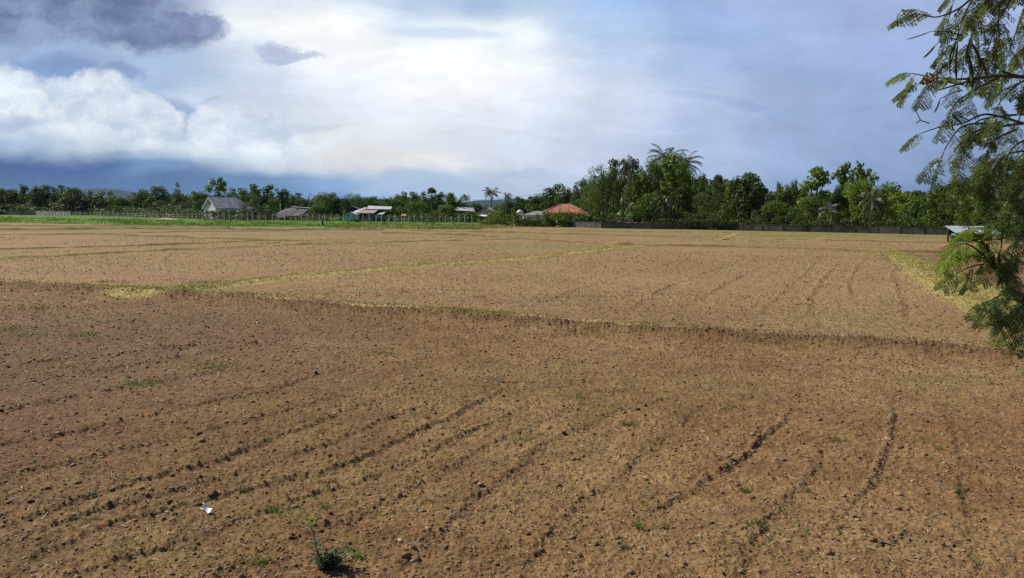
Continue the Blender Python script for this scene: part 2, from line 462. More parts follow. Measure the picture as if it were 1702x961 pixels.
def layout(x, y):
    """height and ground cover at world points"""
    r = np.hypot(x, y)
    # near bund: steep rough face towards the road, gentle back
    wx = x + 0.35 * (fbm(x, y, 0.7, 3, 5) - .5); wy = y + 0.5 * (fbm(x, y, 0.9, 3, 9) - .5)
    d, t, s = pdist(wx, wy, NEAR_BUND)
    prof = np.where(s > 0, np.exp(-(d / 1.5) ** 2), np.exp(-(d / 0.6) ** 2))
    hgt = prof * (0.20 + 0.12 * (fbm(x, y, 0.5, 3, 3) - .5))
    nearf = np.where(s > 0, 0.0, 1.0)                      # 1 = near field
    bundface = np.exp(-(d / 0.55) ** 2)
    rough = 0.55 + 0.45 * nearf + bundface * 1.6
    straw = np.where(s > 0, np.exp(-((d - 0.4) / 0.5) ** 2), 0) * np.clip((fbm(x, y, 0.35, 2, 21) - .45) * 6, 0, 1) * .9
    green = np.zeros_like(x)
    shade_tone = bundface * 0.8 * (s <= 0)  # face towards the road: its shade painted into the soil colour
    for P, w, h, st, gr in BUNDS:
        wxx = x + (r * 0.008) * (vnoise(x, y, 0.25, 31) - .5); wyy = y + (r * 0.012) * (vnoise(x, y, 0.25, 37) - .5)
        d, t, s2 = pdist(wxx, wyy, P)
        e = np.exp(-(d / w) ** 2)
        if h < .12: hgt = np.maximum(hgt, e * h * (0.6 + 0.8 * vnoise(x, y, 0.8, 41)))
        ww = w * 1.1
        k = np.exp(-(d / ww) ** 4) * np.clip(0.35 + 1.3 * (fbm(x, y, 0.3, 3, 51) - .2), 0, 1)
        straw = np.maximum(straw, k * st); green = np.maximum(green, k * gr * np.clip(2.6 * fbm(x, y, 0.5, 3, 61) - .7, 0, 1))
        rough = np.maximum(rough, e * 1.3)
    d, t, s2 = pdist(wx, wy, BAND)
    wb = 0.55 + 0.8 * np.clip(t * 2.2, 0, 1)
    e = np.exp(-(d / wb) ** 4)
    hgt = np.maximum(hgt, e * 0.12)
    straw = np.maximum(straw, np.clip(e * (0.55 + 1.1 * fbm(x, y, 0.9, 3, 71)), 0, 1))
    # smooth bare brown field to the right of the straw band
    bare = inpoly(x, y, BAREP).astype(float) * (1 - e)
    d, t, _ = pdist(wx, wy, BUNDS[0][0])
    e0 = np.exp(-((d) / (0.35 + 0.9 * np.clip(1 - t * 2.2, 0, 1))) ** 4)
    straw = np.maximum(straw, e0 * 0.9)
    fur = np.zeros_like(x)
    for P, h, w in FURROWS:
        q = 0.35 + r * 0.004
        w = w * 0.62
        d, t, _ = pdist(x + q * .38 * (vnoise(x, y, .8, 81) - .5) + 0.07 * (vnoise(x, y, 5, 83) - .5), y + q * .38 * (vnoise(x, y, .8, 87) - .5), P)
        fade = np.clip(np.minimum(t, 1 - t) * 7, 0, 1)
        e = np.exp(-(d / w) ** 2) * fade * (0.6 + 0.6 * vnoise(x, y, 1.6, 91))
        trough = np.exp(-((d - w * 1.5) / w) ** 2) * fade
        hgt = hgt + (e * h * 0.50 - trough * h * 0.30) * np.where(r < 18, np.where(x < 0, .95, .75), .62) * np.clip(2.6 * vnoise(x, y, .55, 97) - .35 + (x < .8) * (r < 18) * .7, .15, 1)
        fur = np.maximum(fur, e)
    rough = rough + fur * 1.1
    # meadow beyond the field
    d, t, s3 = pdist(x, y, EDGE)
    mead = ((s3 > 0) & (y > 100) & (x < X(806, 150))).astype(float)
    wav = d + 5 * (fbm(x, y, 0.08, 3, 93) - .5)
    mead = np.where(wav > 0, mead, 0) * np.clip(wav / 2.5, 0, 1)
    green = np.maximum(green, mead)
    straw = straw * (1 - mead)
    # scattered seedling patches and weeds
    pat = np.clip((fbm(x, y, 0.22, 4, 101) - 0.60) * 5, 0, 1) * 0.14 * (1 - bare)
    green = np.maximum(green, pat)
    gx, gy = g(820, 410)
    strip = np.exp(-(((x - gx) / 13) ** 2 + ((y - gy) / 9) ** 2)) * np.clip(2 * fbm(x, y, 0.3, 3, 103) - .5, 0, 1)
    green = np.maximum(green, strip * 0.55)
    gx, gy = g(1290, 392)
    green = np.maximum(green, 0.75 * np.exp(-(((x - gx) / 5) ** 4 + ((y - gy) / 7) ** 4)))
    farst = np.clip((y - 88) / 12, 0, 1) * (1 - mead)
    green = np.maximum(green, farst * 0.45 * np.clip(2.2 * fbm(x, y, 0.05, 3, 107) - .45, 0, 1))
    # freshly ploughed near corner, with vignette darkening painted into the soil colour
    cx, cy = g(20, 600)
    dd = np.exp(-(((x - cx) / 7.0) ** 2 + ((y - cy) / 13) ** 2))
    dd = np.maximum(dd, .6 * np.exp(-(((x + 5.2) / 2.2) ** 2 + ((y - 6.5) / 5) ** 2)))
    shade_tone = np.maximum(shade_tone, dd * nearf * 0.8)
    shade_tone = np.maximum(shade_tone, fur * np.where(r < 18, 0.55, 0.12))  # soil coloured darker along the furrows
    rough = rough + 0.3 * dd * nearf
    rough = rough * (1 - 0.5 * bare) * (1 + np.clip((r - 16) / 22, 0, 1) * .9)
    shade_tone = shade_tone - 0.45 * (1 - nearf) * (1 - bare) * (1 - np.clip(shade_tone * 3, 0, 1)) * np.clip((r - 14) / 16, 0, 1)     # the plots beyond the bank have dried to a pale crust
    return hgt, rough, green, straw, shade_tone, bare

def soilh(x, y, rough):
    a = fbm(x, y, 2.2, 3, 201) - .5
    b = np.abs(fbm(x, y, 7.0, 3, 211) - .5) * 2
    c = vnoise(x, y, 24.0, 221); c2 = vnoise(x, y, 46.0, 231)
    lump = np.clip(c - 0.55, 0, 1) ** 1.0 * 1.6
    return rough * (0.035 * a + 0.030 * (0.4 - b) + 0.026 * lump + 0.010 * c2) * 0.85

# ------------------------------------------------------------------ ground sheet
th_d = np.linspace(R(-41), R(41), 1300)
th = np.concatenate([np.linspace(R(-180), R(-41), 60)[:-1], th_d, np.linspace(R(41), R(180), 60)[1:]])
yp = np.concatenate([np.linspace(560, 20, 700), np.geomspace(19.5, 0.35, 70)])
rr = H * 788 / yp
rr = np.concatenate([np.array([0.05, 1.0, 2.0, 3.0, 3.7]), rr, np.array([9000.0, 14000.0])])
TH, RR = np.meshgrid(th, rr)
gx = (RR * np.sin(TH)); gy = (RR * np.cos(TH))
hh, rough, green, straw, shade_tone, bare = layout(gx, gy)
fade = np.clip((RR - 3.5) / 1.5, 0, 1)
gz = (hh + soilh(gx, gy, rough)) * fade
gz = np.where(RR > 250, 0.0, gz)
nr, nc = gx.shape
V = np.stack([gx, gy, gz], -1).reshape(-1, 3)
ii = np.arange(nr - 1)[:, None] * nc + np.arange(nc - 1)[None]
Fg = np.stack([ii, ii + 1, ii + nc + 1, ii + nc], -1).reshape(-1, 4)
# faces wound so that normals point up
Fg = Fg[:, ::-1]

def ground_material():
    m = bpy.data.materials.new('ploughed_soil'); m.use_nodes = True
    t = m.node_tree; n = NT(t); b = t.nodes['Principled BSDF']
    tcn = n.n('ShaderNodeTexCoord'); v = tcn.outputs['Object']
    def attr(a): return n.n('ShaderNodeAttribute', attribute_name=a).outputs['Fac']
    big = n.noise(v, 0.16, 4, 0.55); mid = n.noise(v, 1.3, 5, 0.6); fine = n.noise(v, 14, 6, 0.7); grit = n.noise(v, 60, 4, 0.7)
    c = n.mix(n.ss(big, 0.34, 0.66), (0.222, 0.124, 0.051), (0.298, 0.192, 0.083))
    c = n.mix(n.ss(mid, 0.34, 0.62), n.mix(0.40, c, (0.10, 0.050, 0.024)), c)
    cr = n.noise(v, 4.2, 5, 0.75)
    c = n.mix(n.ss(cr, 0.50, 0.36, 0, 0.6), c, (0.105, 0.054, 0.026))
    c = n.mix(n.ss(cr, 0.56, 0.68, 0, 0.4), c, (0.37, 0.27, 0.14))
    c = n.mix(n.ss(fine, 0.56, 0.74, 0, 0.55), c, (0.37, 0.25, 0.13))
    c = n.mix(n.ss(fine, 0.48, 0.34, 0, 0.75), c, (0.075, 0.038, 0.020))
    c = n.mix(n.ss(grit, 0.60, 0.78, 0, 0.35), c, (0.42, 0.32, 0.20))
    c = n.mix(n.m('MULTIPLY', attr('shade_tone'), -0.9, clamp=True), c, n.mix(n.ss(cr, .35, .65), (0.265, 0.170, 0.078), (0.395, 0.288, 0.150)))
    c = n.mix(n.m('MULTIPLY', attr('shade_tone'), 0.75, clamp=True), c, n.mix(n.ss(fine, 0.4, 0.7), (0.065, 0.038, 0.022), (0.13, 0.080, 0.050)))  # darker soil tone and painted shade
    c = n.mix(n.m('MULTIPLY', attr('bare'), 0.7), c, n.mix(n.ss(mid, .3, .7), (0.165, 0.090, 0.050), (0.20, 0.115, 0.064)))
    far = n.noise(v, 3.5, 5, 0.65)
    st = n.m('MULTIPLY', attr('straw'), n.ss(n.m('ADD', fine, n.m('MULTIPLY', attr('straw'), 0.45)), 0.42, 0.62), clamp=True)
    stc = n.mix(n.ss(far, 0.35, 0.65), (0.30, 0.25, 0.070), (0.55, 0.46, 0.17))
    c = n.mix(n.m('MULTIPLY', st, 0.85), c, stc)
    gm = n.m('MULTIPLY', attr('green'), n.ss(n.m('ADD', far, n.m('MULTIPLY', attr('green'), 0.5)), 0.42, 0.72), clamp=True)
    gc = n.mix(n.ss(mid, 0.35, 0.65), (0.060, 0.130, 0.022), (0.125, 0.215, 0.035))
    c = n.mix(gm, c, gc)
    t.links.new(c, b.inputs['Base Color'])
    b.inputs['Roughness'].default_value = 0.95
    b.inputs['Specular IOR Level'].default_value = 0.12
    bp = n.n('ShaderNodeBump'); bp.inputs['Distance'].default_value = 0.03; bp.inputs['Strength'].default_value = 0.9
    hgt = n.m('ADD', n.m('MULTIPLY', fine, 0.7), n.m('MULTIPLY', grit, 0.3))
    t.links.new(hgt, bp.inputs['Height']); t.links.new(bp.outputs[0], b.inputs['Normal'])
    return m
SOIL = ground_material()
me = np_mesh('ground', V, Fg, SOIL, smooth=False)
for nm, arr in (('green', green), ('straw', straw), ('shade_tone', shade_tone), ('bare', bare)):
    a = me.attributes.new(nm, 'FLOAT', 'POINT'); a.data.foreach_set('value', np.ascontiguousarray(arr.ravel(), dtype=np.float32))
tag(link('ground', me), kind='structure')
del V, Fg, TH, RR, gx, gy, gz

def bund_strip(P, w, h, st, gr, seed):
    Q = []
    for a, b in zip(P[:-1], P[1:]):
        L = np.hypot(*(b - a)); k = max(2, int(L / .45)); t = np.arange(k)[:, None] / k
        Q.append(a + (b - a) * t)
    Q = np.concatenate(Q + [P[-1:]]); Q = Q[np.hypot(Q[:, 0], Q[:, 1]) < 260]
    k = np.array([1, 4, 6, 4, 1.]) / 16
    d = np.gradient(Q, axis=0); d /= np.hypot(d[:, 0], d[:, 1])[:, None] + 1e-9; nrm = np.stack([-d[:, 1], d[:, 0]], 1)
    wob = (vnoise(Q[:, 0], Q[:, 1], .22, seed) - .5) * w * 1.6 + (vnoise(Q[:, 0], Q[:, 1], .9, seed + 1) - .5) * w * .5
    Q = Q + nrm * wob[:, None]
    m_ = 13; s_ = np.linspace(-1, 1, m_)
    ww = w * 1.7 * (.75 + .5 * vnoise(Q[:, 0], Q[:, 1], .4, seed + 2))
    x = Q[:, 0][:, None] + nrm[:, 0][:, None] * ww[:, None] * s_; y = Q[:, 1][:, None] + nrm[:, 1][:, None] * ww[:, None] * s_
    z = np.exp(-(s_ * 1.9) ** 2)[None] * (h * (.55 + .9 * vnoise(Q[:, 0], Q[:, 1], .7, seed + 3)))[:, None] + .05 * (vnoise(x, y, 4., seed + 4) - .5) - .03 - .06 * (abs(s_) > .99)
    ed = np.exp(-(s_ * 1.15) ** 6)[None] * (.45 + .9 * vnoise(x, y, .8, seed + 5)); n = len(Q)
    # grass grows on the crown and the far side; the bare cut face towards the road has its shade painted dark
    side = np.where((nrm[:, 1] > 0)[:, None], s_[None], -s_[None])
    far_ = np.clip((side + .25) * 3, 0, 1)
    i = np.arange(n - 1)[:, None] * m_ + np.arange(m_ - 1)[None]
    Fb = np.stack([i, i + m_, i + m_ + 1, i + 1], -1).reshape(-1, 4)
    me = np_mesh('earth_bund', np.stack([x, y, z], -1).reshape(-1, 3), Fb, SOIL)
    for nm, arr in (('green', ed * gr * far_), ('straw', np.clip(ed * st * (far_ * .7 + .5), 0, 1)), ('shade_tone', (1 - far_) * .95 * np.exp(-(s_ * 1.3) ** 4)[None]), ('bare', ed * 0)):
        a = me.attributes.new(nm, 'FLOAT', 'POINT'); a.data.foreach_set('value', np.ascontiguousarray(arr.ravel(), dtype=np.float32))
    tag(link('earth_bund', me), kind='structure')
for i_, (P_, w_, h_, st_, gr_) in enumerate(BUNDS):
    if i_: bund_strip(P_, w_ * .85, h_ * .85, st_, gr_, 300 + i_ * 11)

def ground_z(x, y):
    h, ro, *_ = layout(x, y)
    return h + soilh(x, y, ro)

# ------------------------------------------------------------------ hills and haze
def hill_range(name, pts, Y, depth, seed, m):
    """ridge seen above the trees: crest points (px, py) at distance Y, a solid sloping both ways"""
    n = 140; k = 9
    xs = np.linspace(pts[0][0], pts[-1][0], n)
    top = np.interp(xs, [p[0] for p in pts], [p[1] for p in pts])
    wx = np.array([X(p, Y) for p in xs]); wz = np.array([Z(p, q, Y) for p, q in zip(xs, top)])
    nz = (fbm(xs, xs * 0, 0.03, 5, seed) - .5) * wz.max() * 0.25
    wz = np.maximum(wz + nz, 0.5)
    V = []; 
    for j in range(k):
        t = j / (k - 1) * 2 - 1
        f = (1 - abs(t)) ** 0.9
        yj = Y + t * depth + (vnoise(xs, xs * 0 + j, 0.02, seed + 3) - .5) * depth * 0.2
        zz = wz * f * (1 if abs(t) < 0.01 else 0.85 + 0.25 * vnoise(xs, xs * 0 + j * 7.7, 0.04, seed + 5)) - (2 if abs(t) > .99 else 0)
        V.append(np.stack([wx * (1 + t * 0.0), yj, zz], -1))
    V = np.concatenate(V)
    i = np.arange(k - 1)[:, None] * n + np.arange(n - 1)[None]
    Fh = np.stack([i, i + 1, i + n + 1, i + n], -1).reshape(-1, 4)
    return tag(link(name, np_mesh(name, V, Fh, m, smooth=True)), kind='structure')
M_HILL = mat('forested_hill', (0.022, 0.036, 0.040), 0.95, 0.05, 0.2, 0.01)
hill_range('hills', [(-400,334),(-150,322),(-40,330),(60,326),(120,319),(150,315),(178,313),(205,316),(240,322),(300,330),(400,333),(480,338),(560,334),(620,330),(680,334),(730,337),(770,334),(800,331),(830,329),(858,328),(885,333),(930,338),(1000,343),(1100,340),(1250,343),(1400,342),(1600,346),(2000,352)], 8500, 900, 5, M_HILL)

hz = MB(); hz.box(-9500, -1500, -1.0, 9500, 9900, 260)
M_HAZE = bpy.data.materials.new('haze'); M_HAZE.use_nodes = True
_t = M_HAZE.node_tree; _t.nodes.clear()
_v = _t.nodes.new('ShaderNodeVolumePrincipled'); _v.inputs['Density'].default_value = 0.000024
_v.inputs['Color'].default_value = (0.40, 0.62, 1.0, 1)
_v.inputs['Anisotropy'].default_value = 0.2
_o = _t.nodes.new('ShaderNodeOutputMaterial'); _t.links.new(_v.outputs[0], _o.inputs['Volume'])
tag(hz.obj('haze', M_HAZE), kind='stuff')

# ------------------------------------------------------------------ foliage builders
def rot_rand(n, r, up=0.0):
    """n random unit normals and tangents"""
    a = r.normal(size=(n, 3)); a[:, 2] += up
    a /= np.linalg.norm(a, axis=1)[:, None]
    b = r.normal(size=(n, 3)); b -= a * (a * b).sum(1)[:, None]; b /= np.linalg.norm(b, axis=1)[:, None]
    return a, b
def leaves(P, L, Wd, nrm, tan, fold=0.0):
    """one pointed leaf (a kite folded on its midrib) per point"""
    c = np.cross(nrm, tan)
    L = np.asarray(L).reshape(-1, 1); Wd = np.asarray(Wd).reshape(-1, 1)
    a = P - tan * L * .5; b = P + tan * L * .5
    m1 = P + c * Wd * .5 - tan * L * .08 + nrm * Wd * fold; m2 = P - c * Wd * .5 - tan * L * .08 + nrm * Wd * fold
    V = np.stack([a, m1, b, m2], 1).reshape(-1, 3)
    F4 = np.arange(len(P) * 4).reshape(-1, 4)
    return V, F4
def merge(parts):
    V = []; Fs = []; T = []; o = 0
    for v, f, t in parts:
        V.append(v); Fs.append(f + o); T.append(t); o += len(v)
    return np.concatenate(V), np.concatenate(Fs), np.concatenate(T)
def clumps_to_leaves(cl, per, L, W, r, up=0.5, drop=0.0, flat=0.75):
    """cl: rows (x,y,z,radius); leaves mostly near the outside and top of each clump"""
    P = []; N_ = []; T_ = []; S_ = []; tn = []
    for (x, y, z, ra) in cl:
        k = max(6, int(per * (ra ** 2)))
        d = r.normal(size=(k, 3)); d /= np.linalg.norm(d, axis=1)[:, None]
        rad = ra * (0.45 + 0.62 * r.random(k) ** 0.6)[:, None]
        p = d * rad; p[:, 2] *= flat
        P.append(p + (x, y, z - drop * 0)); nn = d * 0.8 + r.normal(size=(k, 3)) * 0.6 + (0, 0, up)
        N_.append(nn / np.linalg.norm(nn, axis=1)[:, None]); tn.append(np.clip(r.normal(r.random() * .6 + .2, .22, k), 0, 1))
    P = np.concatenate(P); nn = np.concatenate(N_); k = len(P)
    tt = r.normal(size=(k, 3)) + (0, 0, -drop); tt -= nn * (nn * tt).sum(1)[:, None]; tt /= np.linalg.norm(tt, axis=1)[:, None]
    s = r.uniform(.65, 1.3, k)
    V, F4 = leaves(P, L * s, W * s, nn, tt, 0.12)
    return V, F4, np.concatenate(tn)
def crown_shape(kind, r, h, w):
    """clump centres for a crown of height h and width w standing on z=0"""
    cl = []; limbs = []
    if kind == 'round':
        z0 = 0.18; n = 46
        for i in range(n):
            t = r.random(); a = r.uniform(0, 2 * math.pi)
            z = z0 + (1 - z0) * t; prof = math.sqrt(max(0.03, 1 - ((z - 0.55) / 0.5) ** 2))
            q = prof * r.uniform(.35, .88); cl.append((q * w / 2 * math.cos(a), q * w / 2 * math.sin(a), z * h * .92, w * r.uniform(.09, .17)))
    elif kind == 'broad':
        for i in range(52):
            t = r.random() ** .8; a = r.uniform(0, 2 * math.pi); z = .12 + .84 * t
            prof = (1 - abs(z - .5) ** 2.2 * 3.2); prof = max(.12, prof); q = prof * math.sqrt(r.random()) * .9
            cl.append((q * w / 2 * math.cos(a), q * w / 2 * math.sin(a), z * h * .93, w * r.uniform(.08, .15)))
    elif kind == 'tall':
        for i in range(34):
            z = r.uniform(.22, .96); a = r.uniform(0, 2 * math.pi); prof = math.sqrt(max(.08, 1 - ((z - .55) / .5) ** 2)); q = prof * math.sqrt(r.random()) * .85
            cl.append((q * w / 2 * math.cos(a), q * w / 2 * math.sin(a), z * h, w * r.uniform(.12, .2)))
    elif kind == 'cone':
        for i in range(40):
            z = r.uniform(.1, 1); a = r.uniform(0, 2 * math.pi); q = (1.05 - z) * math.sqrt(r.random())
            cl.append((q * w / 2 * math.cos(a), q * w / 2 * math.sin(a), z * h * .97, w * (.05 + .12 * (1.05 - z))))
    elif kind == 'open':
        for i in range(15):
            a = r.uniform(0, 2 * math.pi); z = r.uniform(.5, .97); q = r.uniform(.3, .95) * (1.25 - abs(z - .6))
            x, y, zz = q * w / 2 * math.cos(a), q * w / 2 * math.sin(a), z * h * .95
            ra = w * r.uniform(.09, .14); cl.append((x, y, zz, ra)); limbs.append((x, y, zz))
            for _ in range(2): cl.append((x + r.normal() * ra, y + r.normal() * ra, zz - ra * r.uniform(.2, 1.2), ra * .7))
        for i in range(16):
            a = r.uniform(0, 2 * math.pi); z = r.uniform(.2, .6); q = r.uniform(0, .7)
            cl.append((q * w / 2 * math.cos(a), q * w / 2 * math.sin(a), z * h, w * .14))
    elif kind == 'bush':
        for i in range(30):
            a = r.uniform(0, 2 * math.pi); q = math.sqrt(r.random()); z = r.random() * math.sqrt(max(.05, 1 - q * q * .8))
            cl.append((q * w / 2 * .88 * math.cos(a), q * w / 2 * .88 * math.sin(a), z * h * .9, w * r.uniform(.08, .14)))
    return cl, limbs
def trunk_mesh(r, h, w, cl, name='trunk', m=None, rad=None, fork=0.35, nl=9):
    mb = MB(); rad = rad or 0.018 * h + 0.05
    lean = (r.normal() * .03 * h, r.normal() * .03 * h)
    pts = [(lean[0] * (t ** 2) + .02 * w * math.sin(t * 7), lean[1] * t ** 2, t * h * .82 - .3 * (t == 0)) for t in np.linspace(0, 1, 7)]
    mb.tube(pts, [rad * (1.25 - t * 1.05) for t in np.linspace(0, 1, 7)], 8)
    idx = r.choice(len(cl), min(nl, len(cl)), replace=False)
    for i in idx:
        x, y, z, ra = cl[i]
        if z < h * .25: continue
        zb = max(h * .15, min(z * r.uniform(.45, .7), h * .7)); t = zb / (h * .82)
        b = (lean[0] * t * t, lean[1] * t * t, zb)
        mid = ((b[0] + x) * .5, (b[1] + y) * .5, zb + (z - zb) * .38)
        mb.tube([b, mid, (x, y, z)], [rad * .42, rad * .26, rad * .08], 6)
    return mb.mesh(name, m or M_BARK, True)
PROTO = {}
def proto_tree(key, kind, h, w, per, L, Wd, m, seed, up=.5, nl=9, flat=.75, bark=None, rad=None):
    r = np.random.default_rng(seed)
    cl, limbs = crown_shape(kind, r, h, w)
    v, f, t = clumps_to_leaves(cl, per, L, Wd, r, up, flat=flat)
    PROTO[key] = dict(h=h, w=w, parts=[('trunk', trunk_mesh(r, h, w, cl, m=bark, rad=rad, nl=nl)), ('crown', np_mesh('crown', v, f, m, t))])
proto_tree('dark_round', 'round', 10, 10, 62, .50, .26, M_DARKLEAF, 1)
proto_tree('dark_round2', 'round', 10, 10, 62, .50, .26, M_DARKLEAF, 2)
proto_tree('dark_broad', 'broad', 10, 12, 60, .55, .28, M_DARKLEAF, 3)
proto_tree('dark_open', 'open', 10, 10, 60, .55, .30, M_DARKLEAF, 4)
proto_tree('dark_tall', 'tall', 12, 6, 80, .50, .26, M_DARKLEAF, 5)
proto_tree('mid_round', 'round', 10, 10, 62, .46, .22, M_LEAF, 6)
proto_tree('mid_broad', 'broad', 10, 11, 60, .46, .22, M_LEAF, 7)
proto_tree('mid_cone', 'cone', 11, 8, 80, .5, .16, M_LEAF, 8)
proto_tree('mid_fine', 'round', 13, 10, 95, .34, .13, M_LEAF, 9, up=.2)
proto_tree('mid_tall', 'tall', 12, 6, 80, .5, .26, M_LEAF, 10)
proto_tree('teak', 'tall', 12, 8, 26, .85, .58, M_BRIGHT, 11, up=.9)
proto_tree('teak_dark', 'open', 12, 9, 30, .80, .52, M_LEAF, 12, up=.9)
proto_tree('teak_wide', 'broad', 10, 11, 26, .75, .5, M_DARKLEAF, 13, up=.8)
proto_tree('bright_broad', 'broad', 9, 12, 34, .60, .36, M_BRIGHT, 14, up=.7)
proto_tree('bright_round', 'round', 9, 9, 36, .58, .34, M_BRIGHT, 15, up=.7)
proto_tree('mid_bigleaf', 'broad', 9, 10, 34, .62, .38, M_LEAF, 24, up=.7)
proto_tree('grey_bush', 'bush', 5, 7, 90, .34, .16, M_GREYLEAF, 16, nl=4)
proto_tree('mid_bush', 'bush', 4, 6, 90, .36, .19, M_LEAF, 17, nl=4)
proto_tree('bright_bush', 'bush', 4, 6, 70, .42, .25, M_BRIGHT, 18, nl=4)
proto_tree('dark_bush', 'bush', 4, 6, 80, .40, .22, M_DARKLEAF, 19, nl=4)
proto_tree('pale_sparse', 'open', 6, 5, 50, .26, .12, M_GREYLEAF, 20, nl=12, rad=.09)

def bare_tree(key, h, seed):
    r = np.random.default_rng(seed); mb = MB()
    mb.tube([(0, 0, -.3), (.1, 0, h * .4), (-.1, .05, h * .7)], [.16, .12, .07], 7)
    tips = []
    for i in range(9):
        z = r.uniform(.3, .68) * h; a = r.uniform(0, 6.28); l = r.uniform(.18, .34) * h
        e = (math.cos(a) * l * .6, math.sin(a) * l * .6, min(h, z + l))
        mb.tube([(0, 0, z), (e[0] * .5, e[1] * .5, z + l * .35), e], [.06, .045, .02], 5)
        for _ in range(3):
            q = r.uniform(.5, .95); b = (e[0] * q, e[1] * q, z + (e[2] - z) * q)
            t = (b[0] + r.normal() * .5, b[1] + r.normal() * .5, b[2] + r.uniform(.3, 1.0)); mb.tube([b, t], [.03, .012], 4); tips.append(t)
    cl = [(*t, .45) for t in tips if r.random() < .55]
    v, f, tt = clumps_to_leaves(cl, 60, .3, .15, r)
    PROTO[key] = dict(h=h, w=h * .6, parts=[('trunk', mb.mesh('trunk', M_BARK, True)), ('crown', np_mesh('crown', v, f, M_DARKLEAF, tt))])
bare_tree('bare', 8, 21)

def frond(r, base, az, el, length, droop, nl, lw, ll, vdroop=.5, twist=0.0):
    """pinnate palm frond: arched midrib with hanging leaflets; returns quads"""
    n = 15; pts = []; d = np.array([math.sin(az) * math.cos(el), math.cos(az) * math.cos(el), math.sin(el)]); p = np.array(base, float)
    for i in range(n):
        pts.append(p.copy()); d = d + np.array([0, 0, -droop / n * (0.5 + 1.2 * i / n)]); d /= np.linalg.norm(d); p = p + d * length / n
    pts = np.array(pts); V = []; tn = []
    side0 = np.array([math.cos(az), -math.sin(az), 0.0])
    for i in range(n - 1):     # rachis
        wv = side0 * .05 * (1.2 - i / n); V.append([pts[i] - wv, pts[i] + wv, pts[i + 1] + wv * .9, pts[i + 1] - wv * .9]); tn.append(.9)
    for k in range(nl):
        t = .12 + .86 * k / (nl - 1); q = t * (n - 1); i = min(int(q), n - 2); b = pts[i] + (pts[i + 1] - pts[i]) * (q - i)
        a = pts[i + 1] - pts[i]; a = a / np.linalg.norm(a)
        l = ll * (math.sin(math.pi * min(1, t * .9 + .1)) * .85 + .25)
        for s in (-1, 1):
            o = side0 * s * .75 + a * .55 + np.array([0, 0, -vdroop * r.uniform(.6, 1.4)]); o /= np.linalg.norm(o)
            e = b + o * l; e[2] -= l * vdroop * .3
            m_ = b + o * l * .5
            wv = a * lw * .5
            V.append([b, m_ - wv, e, m_ + wv]); tn.append(r.random())
    V = np.array(V).reshape(-1, 3)
    return V, np.arange(len(V)).reshape(-1, 4), np.array(tn)
def palm_trunk(h, bend, r0, r1, name='trunk'):
    mb = MB(); n = 14
    pts = [(bend[0] * t * t, bend[1] * t * t, t * h - (.3 if i == 0 else 0)) for i, t in enumerate(np.linspace(0, 1, n))]
    mb.tube(pts, [(r0 * 1.5 if i == 0 else r0 + (r1 - r0) * i / n) * (1 + .06 * (i % 2)) for i in range(n)], 10)
    return mb.mesh(name, M_PBARK, True), pts[-1]
def palm(key, h, L, nf, seed, bend=(.5, .2), m=None, dead=0, up=1.25, droop=1.7, vd=.5, r0=.17, ll=.75, nuts=True):
    r = np.random.default_rng(seed); tm, top = palm_trunk(h, bend, r0, r0 * .7)
    P = []
    for i in range(nf):
        az = i * 2.4 + r.normal() * .15; el = up - 1.55 * (i / nf) ** 1.1
        P.append(frond(r, top, az, el, L * r.uniform(.85, 1.08), droop * r.uniform(.7, 1.2), 26, .11, ll, vd))
    v, f, t = merge(P)
    parts = [('trunk', tm), ('crown', np_mesh('crown', v, f, m or M_PALM, t))]
    if dead:
        D = [frond(r, (top[0], top[1], top[2] - .15), r.uniform(0, 6.28), -.7, L * .8, 1.2, 18, .09, ll * .6, 1.0) for _ in range(dead)]
        v, f, t = merge(D); parts.append(('dead_fronds', np_mesh('dead_fronds', v, f, M_DRYPALM, t)))
    PROTO[key] = dict(h=h + L * .62, w=L * 1.7, parts=parts)
palm('coconut', 9, 3.6, 20, 31, dead=2)
palm('coconut_tall', 12, 4.2, 22, 32, bend=(-.6, .3), dead=2, ll=.72, droop=2.0)
palm('coconut_droopy', 9.5, 4.2, 20, 33, bend=(.3, 0), up=1.3, droop=3.0, vd=1.0, dead=4)
palm('coconut_young', 1.6, 4.4, 14, 34, bend=(.1, 0), m=M_PALMY, up=1.25, droop=1.9, r0=.2, ll=.85)
palm('coconut_low', 4.0, 4.0, 16, 35, bend=(.2, .1), m=M_PALM, up=1.2, droop=2.1, dead=4, vd=.8)
def fan_palm(key, h, cr, seed):
    r = np.random.default_rng(seed); tm, top = palm_trunk(h, (.2, .1), .26, .2)
    V = []; tn = []
    for i in range(30):
        az = i * 2.4 + r.normal() * .2; el = 1.45 - 2.1 * (i / 30)
        d = np.array([math.sin(az) * math.cos(el), math.cos(az) * math.cos(el), math.sin(el)])
        s = np.array([math.cos(az), -math.sin(az), 0.]); u = np.cross(s, d)
        pet = np.array(top) + d * cr * .5
        wv = s * .04; V.append([np.array(top) - wv, np.array(top) + wv, pet + wv, pet - wv]); tn.append(.6)
        R_ = cr * .52
        for k in range(15):
            a = (k / 14 - .5) * 3.9
            e = d * math.cos(a) + s * math.sin(a); e = e + u * .12 * math.sin(k * 2.) + np.array([0, 0, -.12]); c = np.cross(e, u); c /= np.linalg.norm(c)
            V.append([pet, pet + e * R_ * .6 + c * .10, pet + e * R_, pet + e * R_ * .6 - c * .10]); tn.append(r.random() * .6)
    V = np.array(V).reshape(-1, 3)
    PROTO[key] = dict(h=h + cr * .95, w=cr * 2, parts=[('trunk', tm), ('crown', np_mesh('crown', V, np.arange(len(V)).reshape(-1, 4), M_PALM, np.array(tn)))])
fan_palm('sugar_palm', 7.8, 2.4, 41)
